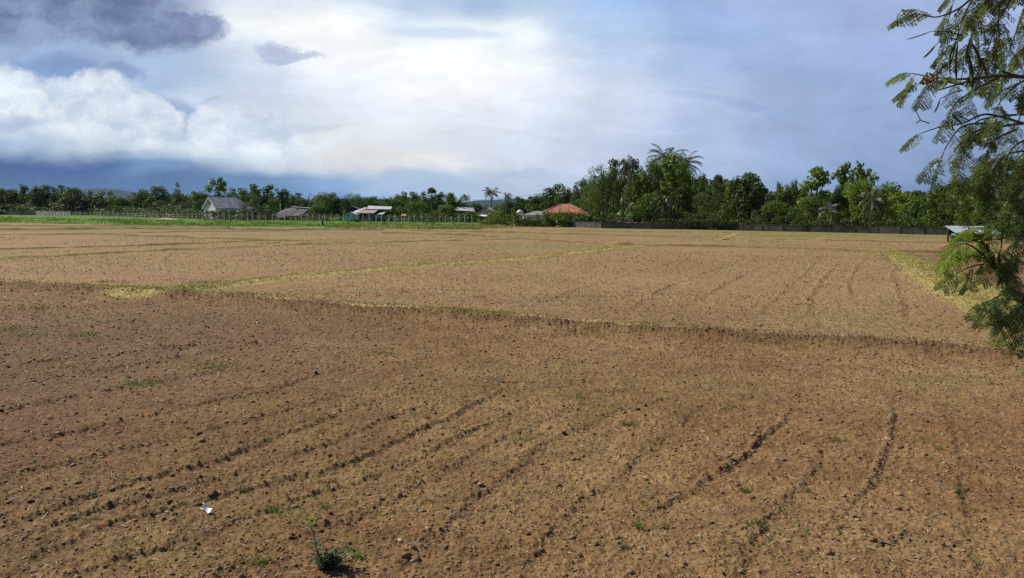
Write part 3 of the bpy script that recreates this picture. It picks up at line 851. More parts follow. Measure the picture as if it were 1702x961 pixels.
fan_palm('sugar_palm_tall', 9.0, 2.6, 42)
def bamboo(key, h, w, n, seed, m=M_LEAF):
    r = np.random.default_rng(seed); mb = MB(); P = []
    for i in range(n):
        az = r.uniform(0, 6.28); sp = r.uniform(.1, 1) * w * .5; hh_ = h * r.uniform(.72, 1.05); b = (r.normal() * .4, r.normal() * .4)
        pts = []
        for t in np.linspace(0, 1, 9):
            o = sp * t ** 2.3; z = hh_ * (t - .30 * max(0, t - .62) ** 1.5 * 2.2)
            pts.append((b[0] + math.sin(az) * o, b[1] + math.cos(az) * o, z))
        mb.tube(pts, [.045 * (1.1 - t) + .008 for t in np.linspace(0, 1, 9)], 5)
        pts = np.array(pts)
        k = 230; q = r.uniform(.3, 1, k) ** .8 * 8; i0 = np.minimum(q.astype(int), 7); p = pts[i0] + (pts[i0 + 1] - pts[i0]) * (q - i0)[:, None]
        p = p + r.normal(size=(k, 3)) * (.20 + .32 * (1 - q / 8))[:, None] - np.array([0, 0, .1])
        nn, tt = rot_rand(k, r, .6); tt[:, 2] -= 1.0; tt /= np.linalg.norm(tt, axis=1)[:, None]; nn -= tt * (nn * tt).sum(1)[:, None]; nn /= np.linalg.norm(nn, axis=1)[:, None]
        s = r.uniform(.7, 1.2, k); v, f = leaves(p, .5 * s, .12 * s, nn, tt); P.append((v, f, r.random(k)))
    v, f, t = merge(P)
    PROTO[key] = dict(h=h, w=w, parts=[('stems', mb.mesh('stems', M_BARK)), ('crown', np_mesh('crown', v, f, m, t))])
bamboo('bamboo', 9, 6, 16, 51)
bamboo('bamboo_arching', 8, 8, 15, 52)

for p_ in PROTO.values():
    for nm_, me_ in p_['parts']:
        if nm_ == 'crown':
            a_ = np.empty(len(me_.vertices) * 3, dtype=np.float32); me_.vertices.foreach_get('co', a_)
            p_['h'] = float(np.percentile(a_.reshape(-1, 3)[:, 2], 99.6))
def spawn(key, name, loc, h, w=None, rz=0.0, label='', cat='tree', group=None):
    p = PROTO[key]
    o = empty(name, loc, rz)
    sz = h / p['h']; sx = (w / p['w']) if w else sz
    o.scale = (sx, sx, sz)
    for nm, me in p['parts']:
        link(nm, me, o)
    return tag(o, label, cat, group)
GT = 'trees along the far edge of the field'
def T(key, px, py, wpx, Y, label, name='tree', cat='tree', group=GT, dz=0.0, rz=None):
    """a tree standing at distance Y whose top reaches py and whose crown spans wpx"""
    p = PROTO[key]
    x = X(px, Y); top = Z(px, py, Y); w = wpx / F * Y * (1.0 if 'palm' in key or 'coconut' in key else 1.5 if 'bush' in key and name == 'bush' else 1.25)
    if name == 'bush': py -= 1.0
    if rz is None: rz = (px * 1.37) % 6.28
    return spawn(key, name, (x, Y, dz), top, w, rz, label, cat, group)

# ------------------------------------------------------------------ the tree line, left to right
TREES = [
 # key, px, top, width px, Y, label, name
 ('dark_round', -22, 312, 40, 300, 'dark tree cut by the left edge of the photo above the boundary wall', 'broadleaf_tree'),
 ('dark_round2', 3, 313, 28, 296, 'dark rounded tree at the far left end of the tree line', 'broadleaf_tree'),
 ('dark_broad', 22, 315, 28, 300, 'low flat topped dark tree just right of the far left end', 'broadleaf_tree'),
 ('dark_tall', 41, 306, 16, 298, 'narrow square topped dark tree, second peak from the left end', 'broadleaf_tree'),
 ('dark_round', 66, 308, 32, 295, 'dark domed tree right of the narrow square topped one', 'broadleaf_tree'),
 ('dark_open', 95, 308, 28, 300, 'ragged open topped dark tree between two dome shaped ones', 'broadleaf_tree'),
 ('dark_round2', 120, 312, 42, 292, 'wide dark domed tree sloping down towards the blue mountain gap', 'broadleaf_tree'),
 ('dark_broad', 146, 325, 30, 296, 'low dark tree in front of the blue mountain on the left', 'broadleaf_tree'),
 ('dark_open', 168, 318, 34, 290, 'small headed dark tree standing against the blue mountain', 'broadleaf_tree'),
 ('mid_broad', 194, 327, 34, 288, 'low dull green tree right of the small headed one by the mountain', 'broadleaf_tree'),
 ('dark_broad', 214, 331, 30, 290, 'lowest dark tree in the dip left of the big dome', 'broadleaf_tree'),
 ('dark_round', 236, 315, 30, 280, 'dark rounded tree leaning on the left side of the big dome', 'broadleaf_tree'),
 ('dark_round2', 262, 310, 40, 276, 'biggest dark domed tree left of the grey house', 'broadleaf_tree'),
 ('mid_cone', 296, 304, 34, 268, 'spiky topped green tree between the big dome and the grey house', 'conical_tree'),
 ('mid_round', 331, 318, 34, 262, 'light green round tree behind the left gable of the grey house', 'broadleaf_tree'),
 ('teak', 362, 296, 32, 250, 'large leaved upright tree rising above the ridge of the grey house', 'teak_tree'),
 ('dark_open', 404, 313, 36, 244, 'dark loose crowned tree touching the right end of the grey house', 'broadleaf_tree'),
 ('dark_open', 432, 307, 46, 232, 'tall dark tree with knobbly open top right of the grey house', 'broadleaf_tree'),
 ('grey_bush', 423, 325, 52, 205, 'dull grey green spreading tree in front of the knobbly topped one', 'broadleaf_tree'),
 ('mid_broad', 452, 330, 26, 225, 'small grey green tree left of the dark shed roof', 'broadleaf_tree'),
 ('dark_tall', 470, 314, 24, 236, 'column like dark tree directly behind the dark shed roof', 'broadleaf_tree'),
 ('dark_open', 489, 321, 26, 244, 'small dark headed tree above the right slope of the shed roof', 'broadleaf_tree'),
 ('dark_broad', 503, 332, 34, 240, 'low dark tree behind the right end of the shed roof', 'broadleaf_tree'),
 ('bare', 518, 321, 26, 230, 'nearly leafless twiggy tree left of the bright round one', 'bare_tree'),
 ('mid_round', 544, 320, 44, 210, 'bright green round tree left of the turquoise hut', 'broadleaf_tree'),
 ('mid_broad', 527, 341, 28, 206, 'low green tree at the left foot of the bright round one', 'broadleaf_tree'),
 ('dark_round', 567, 327, 32, 212, 'dark green tree overhanging the turquoise hut', 'broadleaf_tree'),
 ('mid_fine', 588, 322, 34, 262, 'bluish green fine leaved tree behind the small grey roof', 'broadleaf_tree'),
 ('dark_round2', 613, 328, 26, 266, 'dark dome tree left of the T topped power pole', 'broadleaf_tree'),
 ('dark_broad', 632, 338, 22, 268, 'low dark tree right under the T topped power pole', 'broadleaf_tree'),
 ('mid_round', 652, 330, 38, 212, 'light green tree at the right end of the porch house', 'broadleaf_tree'),
 ('mid_tall', 664, 323, 20, 230, 'thin upright green tree near the ragged pole', 'broadleaf_tree'),
 ('dark_open', 688, 319, 36, 226, 'dark tree with a bump on its left shoulder, left of the fan palm', 'broadleaf_tree'),
 ('mid_broad', 690, 335, 52, 208, 'green tree behind the red and white parasol', 'broadleaf_tree'),
 ('sugar_palm', 718, 311, 24, 214, 'fan palm with pale petioles above the sparse field edge tree', 'fan_palm_tree'),
 ('dark_round', 712, 327, 34, 220, 'dark round tree hiding the trunk of the fan palm', 'broadleaf_tree'),
 ('dark_tall', 731, 319, 20, 222, 'columnar dark tree pressed to the right of the fan palm', 'broadleaf_tree'),
 ('bamboo', 753, 321, 34, 216, 'yellow green feathery bamboo clump left of the small distant palm', 'bamboo_clump'),
 ('mid_round', 742, 340, 36, 206, 'dark green tree at the left end of the grey barn roof', 'broadleaf_tree'),
 ('coconut', 776, 323, 17, 290, 'smallest distant coconut palm above the grey barn roof', 'coconut_palm_tree'),
 ('dark_broad', 768, 338, 30, 280, 'low dark tree behind the grey barn roof', 'broadleaf_tree'),
 ('dark_round', 792, 337, 20, 232, 'small dark tree between the barn roof and the taller palm', 'broadleaf_tree'),
 ('mid_broad', 780, 352, 24, 196, 'low olive tree in front of the right end of the barn', 'broadleaf_tree'),
 ('coconut', 817, 311, 36, 205, 'coconut palm with outspread fronds above the creeper covered bushes', 'coconut_palm_tree'),
 ('coconut', 845, 320, 20, 225, 'shorter coconut palm right of the outspread one', 'coconut_palm_tree'),
 ('dark_broad', 846, 335, 34, 215, 'dark tree at the foot of the shorter coconut palm', 'broadleaf_tree'),
 ('dark_open', 874, 327, 34, 260, 'airy dark tree beneath the second power pole', 'broadleaf_tree'),
 ('dark_broad', 898, 326, 40, 250, 'airy dark tree between the second power pole and the big dome', 'broadleaf_tree'),
 ('dark_round', 926, 307, 52, 215, 'big dark domed tree behind the orange roof', 'broadleaf_tree'),
 ('dark_round2', 967, 299, 32, 200, 'dark spiky tree right of the orange roof, before the tall grove', 'broadleaf_tree'),
 ('mid_broad', 968, 330, 40, 185, 'green tree overlapping the right end of the orange roof', 'broadleaf_tree'),
 ('mid_fine', 1002, 276, 54, 176, 'tall fine leaved tree forming the left shoulder of the grove', 'broadleaf_tree'),
 ('mid_fine', 982, 306, 34, 168, 'lower fine leaved tree at the left foot of the grove', 'broadleaf_tree'),
 ('dark_open', 1032, 266, 52, 180, 'dark broadleaf tree behind the coconut palm with hanging fronds', 'broadleaf_tree'),
 ('coconut_droopy', 1040, 257, 40, 160, 'coconut palm with hanging brown fronds in front of the grove', 'coconut_palm_tree'),
 ('coconut_young', 1036, 328, 52, 152, 'young coconut palm with yellow arching fronds by the wall', 'coconut_palm_tree'),
 ('dark_round', 1062, 290, 36, 178, 'dark tree in the notch between the two coconut palm groups', 'broadleaf_tree'),
 ('coconut_tall', 1106, 240, 78, 180, 'tallest coconut palm, standing above the grove', 'coconut_palm_tree'),
 ('coconut_tall', 1136, 250, 72, 184, 'coconut palm just right of the tallest one, drooping right', 'coconut_palm_tree'),
 ('mid_round', 1088, 270, 52, 170, 'green tree under the left fronds of the tallest palm', 'broadleaf_tree'),
 ('mid_fine', 1092, 262, 48, 174, 'fine leaved tree filling the grove left under the tallest palm', 'broadleaf_tree'),
 ('mid_round', 1130, 266, 44, 172, 'rounded green tree right under the tallest palm', 'broadleaf_tree'),
 ('mid_bigleaf', 1060, 280, 40, 170, 'leafy green tree bridging the gap between the hanging frond palm and the tallest palm', 'broadleaf_tree'),
 ('teak', 1116, 258, 38, 164, 'bright large leaved tree directly below the two tall palms', 'teak_tree'),
 ('mid_broad', 1136, 280, 50, 168, 'green tree on the right slope below the two tall palms', 'broadleaf_tree'),
 ('mid_bigleaf', 1082, 318, 44, 152, 'low olive tree behind the wall right of the young palm', 'broadleaf_tree'),
 ('coconut_low', 1106, 325, 46, 150, 'short palm with a pale hanging frond in the shade of the grove', 'coconut_palm_tree'),
 ('bamboo', 1160, 291, 44, 160, 'feathery bamboo clump sloping down to the fan palm', 'bamboo_clump'),
 ('mid_fine', 1178, 314, 42, 156, 'low feathery green tree left of the fan palm', 'broadleaf_tree'),
 ('sugar_palm_tall', 1191, 289, 28, 162, 'fan palm between the bamboo and the dark large leaved trees', 'fan_palm_tree'),
 ('mid_tall', 1214, 303, 26, 156, 'slim dark tree just right of the taller fan palm', 'broadleaf_tree'),
 ('teak_wide', 1238, 288, 54, 152, 'dark large leaved tree with a ragged square top', 'teak_tree'),
 ('mid_bigleaf', 1207, 338, 22, 145, 'lit leafy sapling at the wall under the slim dark tree', 'broadleaf_tree'),
 ('dark_broad', 1275, 322, 40, 158, 'dark tree in the low gap between square top and bamboo', 'broadleaf_tree'),
 ('bamboo_arching', 1294, 305, 52, 154, 'arching bamboo with a plume leaning left', 'bamboo_clump'),
 ('bamboo_arching', 1322, 301, 48, 152, 'arching bamboo with a curled top left of the bright tall tree', 'bamboo_clump'),
 ('mid_broad', 1292, 334, 56, 146, 'green undergrown tree below the arching bamboo', 'broadleaf_tree'),
 ('grey_bush', 1256, 350, 34, 142, 'pale low shrubby tree by the wall left of the bamboo', 'broadleaf_tree'),
 ('teak', 1357, 278, 50, 148, 'bright large leaved tall tree with round head above the dark hut', 'teak_tree'),
 ('mid_broad', 1345, 326, 50, 144, 'olive tree below the bright round headed one', 'broadleaf_tree'),
 ('teak_dark', 1409, 270, 36, 156, 'dark tall tree with tufted top, highest of the right half', 'teak_tree'),
 ('teak_dark', 1433, 281, 34, 160, 'dark tufted tree just right of the highest right hand one', 'teak_tree'),
 ('dark_broad', 1404, 308, 50, 150, 'dark tree beneath the highest tufted tree', 'broadleaf_tree'),
 ('bright_broad', 1432, 298, 56, 142, 'bright yellow green tree beneath the tufted trees', 'broadleaf_tree'),
 ('coconut_low', 1448, 312, 56, 136, 'short coconut palm with hanging fronds among bright trees', 'coconut_palm_tree'),
 ('coconut_low', 1378, 338, 46, 140, 'low palm arching over the dark gap under the white gable', 'coconut_palm_tree'),
 ('bright_broad', 1476, 304, 62, 144, 'bright leaved tree right of the short coconut palm', 'broadleaf_tree'),
 ('bright_round', 1500, 320, 48, 136, 'bright leaved rounded tree where the tree line dips', 'broadleaf_tree'),
 ('dark_broad', 1520, 318, 46, 146, 'dark tree behind the dip in the right tree line', 'broadleaf_tree'),
 ('mid_bigleaf', 1536, 322, 44, 132, 'leafy green tree left of the corrugated roof hut', 'broadleaf_tree'),
 ('dark_round', 1546, 316, 32, 160, 'greyish dark tree peeping over the dip near the hanging branches', 'broadleaf_tree'),
 ('mid_bigleaf', 1566, 306, 50, 128, 'leafy green tree behind the left end of the corrugated roof', 'broadleaf_tree'),
 ('dark_round', 1596, 292, 60, 126, 'dark green tree behind the corrugated roof hut', 'broadleaf_tree'),
 ('mid_bigleaf', 1618, 300, 50, 112, 'lit leafy tree above the middle of the corrugated roof', 'broadleaf_tree'),
 ('mid_broad', 1640, 268, 60, 118, 'tall green tree half hidden by the hanging branches', 'broadleaf_tree'),
 ('dark_round2', 1680, 262, 80, 110, 'tallest dark tree at the right edge behind the hanging branches', 'broadleaf_tree'),
 ('dark_broad', 1700, 300, 80, 100, 'dark tree cut by the right edge behind the hanging branches', 'broadleaf_tree'),
 ('dark_round', 1765, 270, 90, 112, 'dark tree just beyond the right edge of the photo', 'broadleaf_tree'),
]
for (k, px, py, w, Y, lab, nm) in TREES:
    T(k, px, py, w, Y, lab, nm, cat=('palm tree' if 'palm' in nm else 'bamboo' if 'bamboo' in nm else 'tree'))
BUSHES = [
 ('bright_bush', 826, 345, 36, 160, 'creeper covered bright bush below the outspread coconut palm'),
 ('mid_bush', 848, 344, 38, 156, 'tall rounded bush left of the white water tank'),
 ('bright_bush', 810, 362, 24, 150, 'low bright bush at the right end of the post fence'),
 ('mid_bush', 822, 358, 30, 153, 'dark footed bush in front of the creeper covered one'),
 ('mid_bush', 862, 356, 26, 150, 'bush at the foot of the white water tank'),
 ('dark_bush', 876, 361, 24, 150, 'dark bush below the grey green roof'),
 ('mid_bush', 896, 354, 30, 150, 'bush hiding the left corner of the orange roofed house'),
 ('bright_bush', 918, 350, 32, 151, 'bright bush below the left slope of the orange roof'),
 ('mid_bush', 936, 347, 30, 152, 'bush rising highest against the orange roof'),
 ('mid_bush', 956, 350, 32, 151, 'rounded bush below the right slope of the orange roof'),
 ('dark_bush', 978, 349, 36, 151, 'dark bush between the orange roof and the grove'),
 ('dark_bush', 1004, 352, 34, 152, 'dark bush behind the wall left of the yellow young palm'),
 ('dark_bush', 1140, 350, 40, 150, 'dark bush behind the wall under the bamboo slope'),
 ('dark_bush', 1180, 350, 40, 150, 'dark bush behind the wall below the taller fan palm'),
 ('dark_bush', 1320, 352, 46, 140, 'dark bush behind the wall below the curled bamboo'),
 ('mid_bush', 1376, 344, 30, 132, 'leafy bush covering the foot of the white gable'),
 ('dark_bush', 1440, 352, 50, 132, 'dark bush at the wall under the short coconut palm'),
 ('mid_bush', 1500, 352, 44, 128, 'leafy bush at the wall below the rounded bright tree'),
 ('mid_bush', 1545, 354, 40, 124, 'leafy bush at the wall nearest to the corrugated roof'),
 ('dark_bush', 1640, 352, 80, 100, 'dark bush right behind the corrugated roof hut'),
 ('dark_bush', 1700, 355, 70, 96, 'dark bush at the right edge behind the hut'),
 ('dark_bush', 110, 338, 60, 288, 'grey dark bush behind the far left end of the post fence'),
 ('grey_bush', 270, 334, 56, 250, 'greyish bush in front of the biggest dark dome'),
 ('grey_bush', 300, 336, 40, 246, 'greyish bush below the spiky topped tree'),
 ('dark_bush', 30, 338, 70, 284, 'dark bush above the far left boundary wall'),
 ('dark_bush', 210, 342, 60, 262, 'dark bush behind the fence below the lowest tree'),
 ('dark_bush', 376, 348, 44, 198, 'dark hedge bush below the long side of the grey house'),
 ('dark_bush', 345, 350, 30, 198, 'dark bush below the gable of the grey house'),
 ('mid_bush', 592, 360, 16, 186, 'small dark bush leaning on the turquoise hut'),
]
for i, (k, px, py, w, Y, lab) in enumerate(BUSHES):
    T(k, px, py, w, Y, lab, 'bush', 'bush', 'bushes at the foot of the tree line')

# far-off wood that closes the gaps between the trunks
r = np.random.default_rng(77); cl = []
for px in np.arange(-520, 2250, 3.4):
    Y = np.interp(px, [-520, 340, 700, 1000, 1560, 2250], [330, 318, 300, 235, 190, 150]) + r.uniform(-8, 14)
    py = np.interp(px, [-300, 0, 140, 170, 200, 240, 340, 560, 690, 760, 800, 830, 880, 960, 1010, 1250, 1280, 1560, 1640, 2200], [322, 322, 324, 331, 332, 322, 326, 332, 328, 338, 343, 342, 335, 320, 297, 303, 322, 322, 292, 290])
    top = Z(px, py, Y); x = X(px, Y)
    for z in np.arange(.3, top, 1.2): cl.append((x + r.normal() * .6, Y + r.uniform(-3, 3), min(z + r.uniform(-.4, .6), top - .6), r.uniform(1.1, 1.7)))
v, f, t = clumps_to_leaves(cl, 13, .95, .6, r)
tag(link('distant_woodland', np_mesh('distant_woodland', v, f, M_DARKLEAF, t)), kind='stuff')

# ------------------------------------------------------------------ boundary walls
M_WALL = mat('weathered_concrete', (0.40, 0.39, 0.37), 0.9, 0.1, 0.2, 0.9, 0.01, col2=(0.14, 0.135, 0.125))
M_WALLD = mat('mossy_concrete', (0.13, 0.128, 0.115), 0.9, 0.1, 0.2, 0.5, 0.01, col2=(0.05, 0.05, 0.04))
def wall(name, pts, h, m, label, bay=3.0):
    """block wall with piers; pts are ground points"""
    P = [Vector((p[0], p[1], 0)) for p in pts]
    root = empty(name, P[0]); inv = -P[0]
    w = MB(); pr = MB()
    for a, b in zip(P[:-1], P[1:]):
        d = b - a; L = d.length; ang = math.atan2(d.y, d.x); k = max(1, int(L / bay))
        for i in range(k):
            q0 = a + d * (i / k) + inv; l = L / k
            M_ = Matrix.Translation(q0) @ Matrix.Rotation(ang, 4, 'Z')
            hh_ = h * random.uniform(.94, 1.03)
            w.box(.11, -.05, -.2, l - .11, .05, hh_, M_)
            w.box(.11, -.07, hh_ + .003, l - .11, .07, hh_ + .05, M_)
            pr.box(-.105, -.11, -.2, .105, .11, h * 1.06, M_)
    w.obj('panel', m, root); pr.obj('pier', m, root)['kind'] = 'stuff'
    return tag(root, label, 'wall', kind='thing')
wall('boundary_wall', [g(-260,357), g(0,357), g(60,358), g(118,360)], 1.55, M_WALL, 'weathered grey boundary wall below the trees at the far left edge')
wall('boundary_wall', [g(930,377), g(1000,379.5), g(1090,381), g(1170,382), g(1300,385), g(1420,387.5), g(1575,391), g(1720,396)], 1.05, M_WALLD, 'long stained grey concrete wall along the foot of the right hand trees')
# painted panel of the wall near the orange roof
wall('garden_wall', [g(856,376.5), g(925,376.8)], 1.3, mat('pink_render', (0.50, 0.36, 0.30), .9, .1, .1, 1.), 'low pinkish garden wall half hidden by bushes in front of the orange roofed house')

r = np.random.default_rng(31); cl = []
for px in np.arange(985, 1720, 2.2):
    d_ = float(fbm(np.array([px * .1]), np.array([3.]), .16, 3, 4)[0])
    py = np.interp(px, [985, 1090, 1300, 1575, 1720], [378.8, 380.6, 384.6, 390.6, 395.6]); q = g(px, py)
    top = 2.1 if d_ > .46 else (1.0 if d_ > .40 else .4)
    for z in np.arange(.1, top, .4): cl.append((q[0] + r.normal() * .2, q[1] - .35 + r.normal() * .12, z, r.uniform(.22, .42)))
v, f, t = clumps_to_leaves(cl, 60, .32, .18, r); tag(link('wall_undergrowth', np_mesh('wall_undergrowth', v, f, M_DARKLEAF, t)), kind='stuff')
cl = []
for px in np.arange(-300, 800, 1.5):
    if 334 < px < 404 or 566 < px < 634 or 744 < px < 757 or 462 < px < 498: top = .9
    else: top = 2.6 * float(fbm(np.array([px * .1]), np.array([9.]), .5, 3, 4)[0]) + .8
    Y = np.interp(px, [-300, 118, 232, 380, 560, 800], [318, 306, 234, 209, 200, 194])
    for z in np.arange(.2, top, .55): cl.append((X(px, Y) + r.normal() * .3, Y + r.normal() * 1.2, z, r.uniform(.45, .75)))
v, f, t = clumps_to_leaves(cl, 26, .42, .24, r); tag(link('village_undergrowth', np_mesh('village_undergrowth', v, f, M_DARKLEAF, t)), kind='stuff')
# ------------------------------------------------------------------ post fence round the meadow
M_POST = mat('white_concrete_post', (0.52, 0.51, 0.47), 0.85, 0.2, 0.1, 4.0)
M_WIRE = mat('galvanised_wire', (0.30, 0.30, 0.30), 0.5, 0.5, 0.05, 4.0, metal=.5)
fl = [(118,359.5),(232,364.5),(300,366.5),(380,367.5),(450,368),(505,368.5),(600,369.5),(680,370.5),(790,372.5)]
pxs = []; p = 118.0
rr_ = random.Random(5)
while p < 792:
    pxs.append(p); p += np.interp(p, [118, 240, 400, 520, 790], [7.4, 7.6, 9.5, 10.5, 11.0]) * rr_.uniform(.85, 1.15)
fence = empty('post_fence', (*g(118, 359.5), 0))
fo = Vector(fence.location); pole = []
for i, px in enumerate(pxs):
    py = np.interp(px, [a for a, b in fl], [b for a, b in fl]); q = g(px, py)
    hgt_ = rr_.uniform(1.65, 2.05); mb = MB()
    lx = rr_.uniform(-.05, .05)
    b0 = Vector((q[0], q[1], 0)) - fo
    mb.tube([b0 + Vector((0, 0, -.3)), b0 + Vector((lx, 0, hgt_))], [.085, .075], 4)
    mb.obj('post', M_POST, fence)
    pole.append((b0, lx))
mb = MB()
for hq in (.5, .95, 1.4):
    for (a, la), (b, lb) in zip(pole[:-1], pole[1:]):
        mb.tube([a + Vector((la * hq / 2, -.1, hq)), (a + b) / 2 + Vector((0, -.1, hq - .03)), b + Vector((lb * hq / 2, -.1, hq))], .012, 3, False)
mb.obj('wire', M_WIRE, fence)['kind'] = 'stuff'
tag(fence, 'long fence of white concrete posts and wire along the back of the green meadow', 'fence')

# ------------------------------------------------------------------ houses
M_WHITE = mat('white_render', (0.80, 0.78, 0.75), 0.85, 0.2, 0.06, 1.2)
M_CREAM = mat('pale_boards', (0.50, 0.49, 0.47), 0.85, 0.2, 0.12, 1.5)
M_ROOFG = mat('grey_cement_roof', (0.50, 0.475, 0.48), 0.8, 0.25, 0.12, 0.8, 0.03)
M_ROOFD = mat('dark_grey_roof', (0.20, 0.19, 0.195), 0.85, 0.2, 0.15, 1.2, 0.03)
M_ROOFP = mat('pinkish_tin_roof', (0.46, 0.34, 0.32), 0.6, 0.4, 0.12, 1.5)
M_ROOFW = mat('pale_tin_roof', (0.56, 0.57, 0.57), 0.5, 0.5, 0.08, 1.0)
M_RUST = mat('rusty_tin_roof', (0.32, 0.24, 0.19), 0.8, 0.3, 0.2, 1.0)
M_ORANGE = mat('orange_roof_tile', (0.52, 0.21, 0.125), 0.7, 0.3, 0.12, 0.7, 0.02)
M_WOOD = mat('dark_timber', (0.060, 0.045, 0.035), 0.85, 0.15, 0.15, 3.0)
M_GLASS = mat('dark_window', (0.02, 0.025, 0.03), 0.15, 0.6, 0.02, 1.0)
M_TURQ = mat('turquoise_paint', (0.22, 0.62, 0.66), 0.7, 0.3, 0.08, 2.0)
M_TEAL = mat('teal_paint', (0.07, 0.30, 0.27), 0.7, 0.3, 0.1, 2.0)
M_BLOCK = mat('bare_block', (0.38, 0.36, 0.33), 0.9, 0.1, 0.12, 2.0)
M_SHADE = mat('open_interior', (0.02, 0.018, 0.016), 0.9, 0.05, 0.02, 2.0)
def window(parent, wall_pt, ang, w, h, m=M_GLASS, fm=M_WHITE, nm='window'):
    """framed window standing proud of a wall; wall_pt lower left corner in the parent's space, ang = wall direction"""
    M_ = Matrix.Translation(wall_pt) @ Matrix.Rotation(ang, 4, 'Z')
    f = MB()
    f.box(-.07, -.06, -.07, 0, .02, h + .07, M_); f.box(w, -.06, -.07, w + .07, .02, h + .07, M_)
    f.box(0, -.06, -.07, w, .02, 0, M_); f.box(0, -.06, h, w, .02, h + .07, M_); f.box(w / 2 - .02, -.05, 0, w / 2 + .02, .0, h, M_)
    o = f.obj(nm, fm, parent); q = MB(); q.box(0, -.03, 0, w, .01, h, M_); q.obj('pane', m, o); return o
def door(parent, wall_pt, ang, w, h, m, nm='door'):
    M_ = Matrix.Translation(wall_pt) @ Matrix.Rotation(ang, 4, 'Z'); f = MB()
    f.box(0, -.05, 0, w, .01, h, M_); f.box(-.06, -.07, 0, -.003, .02, h + .06, M_); f.box(w + .003, -.07, 0, w + .06, .02, h + .06, M_)
    o = f.obj(nm, m, parent); k = MB(); k.box(w - .16, -.09, h * .48, w - .1, -.053, h * .54, M_); k.obj('handle', M_WIRE, o); return o
def gable_body(root, w, l, he, hr, mw, mr, over=.5, th=.08, hip=0.0):
    """walls 0..w by 0..l with gables on the y faces; returns nothing, adds wall + roof"""
    b = MB(); c = w / 2
    b.poly((0,0,-.2),(w,0,-.2),(w,0,he),(c,0,hr - .05),(0,0,he))
    if hip: b.poly((w,l,-.2),(0,l,-.2),(0,l,he),(w,l,he))
    else: b.poly((w,l,-.2),(0,l,-.2),(0,l,he),(c,l,hr - .05),(w,l,he))
    b.poly((0,l,-.2),(0,0,-.2),(0,0,he),(0,l,he)); b.poly((w,0,-.2),(w,l,-.2),(w,l,he),(w,0,he))
    b.obj('wall', mw, root)
    sl = (hr - he) / c; e = over; zr = hr + .06; ze = he - e * sl + .06
    q = MB()
    if hip:
        q.slab([(-e,-e,ze),(c,-e,zr),(c,l-hip,zr),(-e,l+e,ze)][::-1], th); q.slab([(w+e,-e,ze),(c,-e,zr),(c,l-hip,zr),(w+e,l+e,ze)], th)
        q.slab([(-e,l+e,ze),(c,l-hip,zr),(w+e,l+e,ze)][::-1], th)
    else:
        q.slab([(-e,-e,ze),(c,-e,zr),(c,l+e,zr),(-e,l+e,ze)][::-1], th); q.slab([(w+e,-e,ze),(c,-e,zr),(c,l+e,zr),(w+e,l+e,ze)], th)
    return q.obj('roof', mr, root)

# grey gabled house
Y = 214
root = empty('gabled_house', (X(338.5, Y), Y, 0), R(-44))
rf = gable_body(root, 7.4, 10.2, Z(350, 345.5, Y), Z(350, 328, Y), M_WHITE, M_ROOFG, .35, .12, hip=3.2)
rb = MB(); rb.tube([(3.7, -.38, Z(350, 328, Y) + .1), (3.7, 7.0, Z(350, 328, Y) + .1)], .12, 6); rb.obj('ridge_cap', M_ROOFW, rf)
he_ = Z(350, 345.5, Y)
bg_ = MB(); hr_ = Z(350, 328, Y); sl_ = (hr_ - he_) / 3.7
bg_.slab([(-.36,-.42,he_-.36*sl_),(3.7,-.42,hr_),(3.7,-.355,hr_),(-.36,-.355,he_-.36*sl_)], .2); bg_.slab([(3.7,-.42,hr_),(7.76,-.42,he_-.36*sl_),(7.76,-.355,he_-.36*sl_),(3.7,-.355,hr_)], .2)
bg_.obj('bargeboard', M_WHITE, rf)
lw = MB(); lw.box(3.7, -.06, -.1, 7.1, -.003, 2.75); lw.obj('white_wall_panel', M_WHITE, root)
window(root, (5.0, -.07, 1.15), 0, 1.1, 1.1); window(root, (1.0, -.003, 1.2), 0, 1.1, 1.0); 
vt = window(root, (3.1, -.003, 4.0), 0, 1.0, .8, nm='gable_vent')
for yv in (1.4, 4.0, 6.4): window(root, (7.403, yv, 1.1), math.pi / 2, 1.5, 1.2)
door(root, (7.403, 8.6, 0), math.pi / 2, .95, 2.05, M_WOOD)
pc = MB(); pc.box(7.9, 5.0, -.1, 8.05, 5.15, he_ - .5); pc.box(7.9, 9.6, -.1, 8.05, 9.75, he_ - .5); pc.obj('porch_post', M_WHITE, root)
tag(root, 'grey roofed gabled house with pale walls standing behind the post fence', 'house')

# low dark shed with uneven roofs
Y = 205
root = empty('dark_shed', (X(470, Y), Y, 0), R(12))
zc = lambda py: Z(480, py, Y)
b = MB(); b.box(0, 0, -.2, 6.2, 5, zc(357)); b.obj('wall', M_WOOD, root)
q = MB()
q.slab([(-2.6,-.8,zc(358)),(1.9,-.8,zc(358.5)),(3.9,3.0,zc(345)),(.6,3.0,zc(347))], .08)
q.slab([(1.95,-.8,zc(358.6)),(4.6,-1.0,zc(358)),(6.6,3.2,zc(346)),(3.95,3.0,zc(345))], .08)
q.slab([(.6,3.05,zc(347)),(3.9,3.05,zc(345)),(4.2,6.5,zc(352)),(.2,6.5,zc(352))], .08)
rf = q.obj('roof', M_ROOFD, root)
q = MB(); q.slab([(1.9,2.6,zc(344.6)),(2.0,2.9,zc(343.0)),(6.8,3.5,zc(345.2)),(6.8,3.1,zc(346.0))], .06); q.obj('ridge_cap', M_ROOFW, rf)
q = MB(); q.slab([(-1.3,-1.3,zc(361)),(.7,-1.3,zc(362.5)),(.9,-.95,zc(358.6)),(-1.5,-.95,zc(359))], .05); q.obj('white_awning', M_WHITE, root)
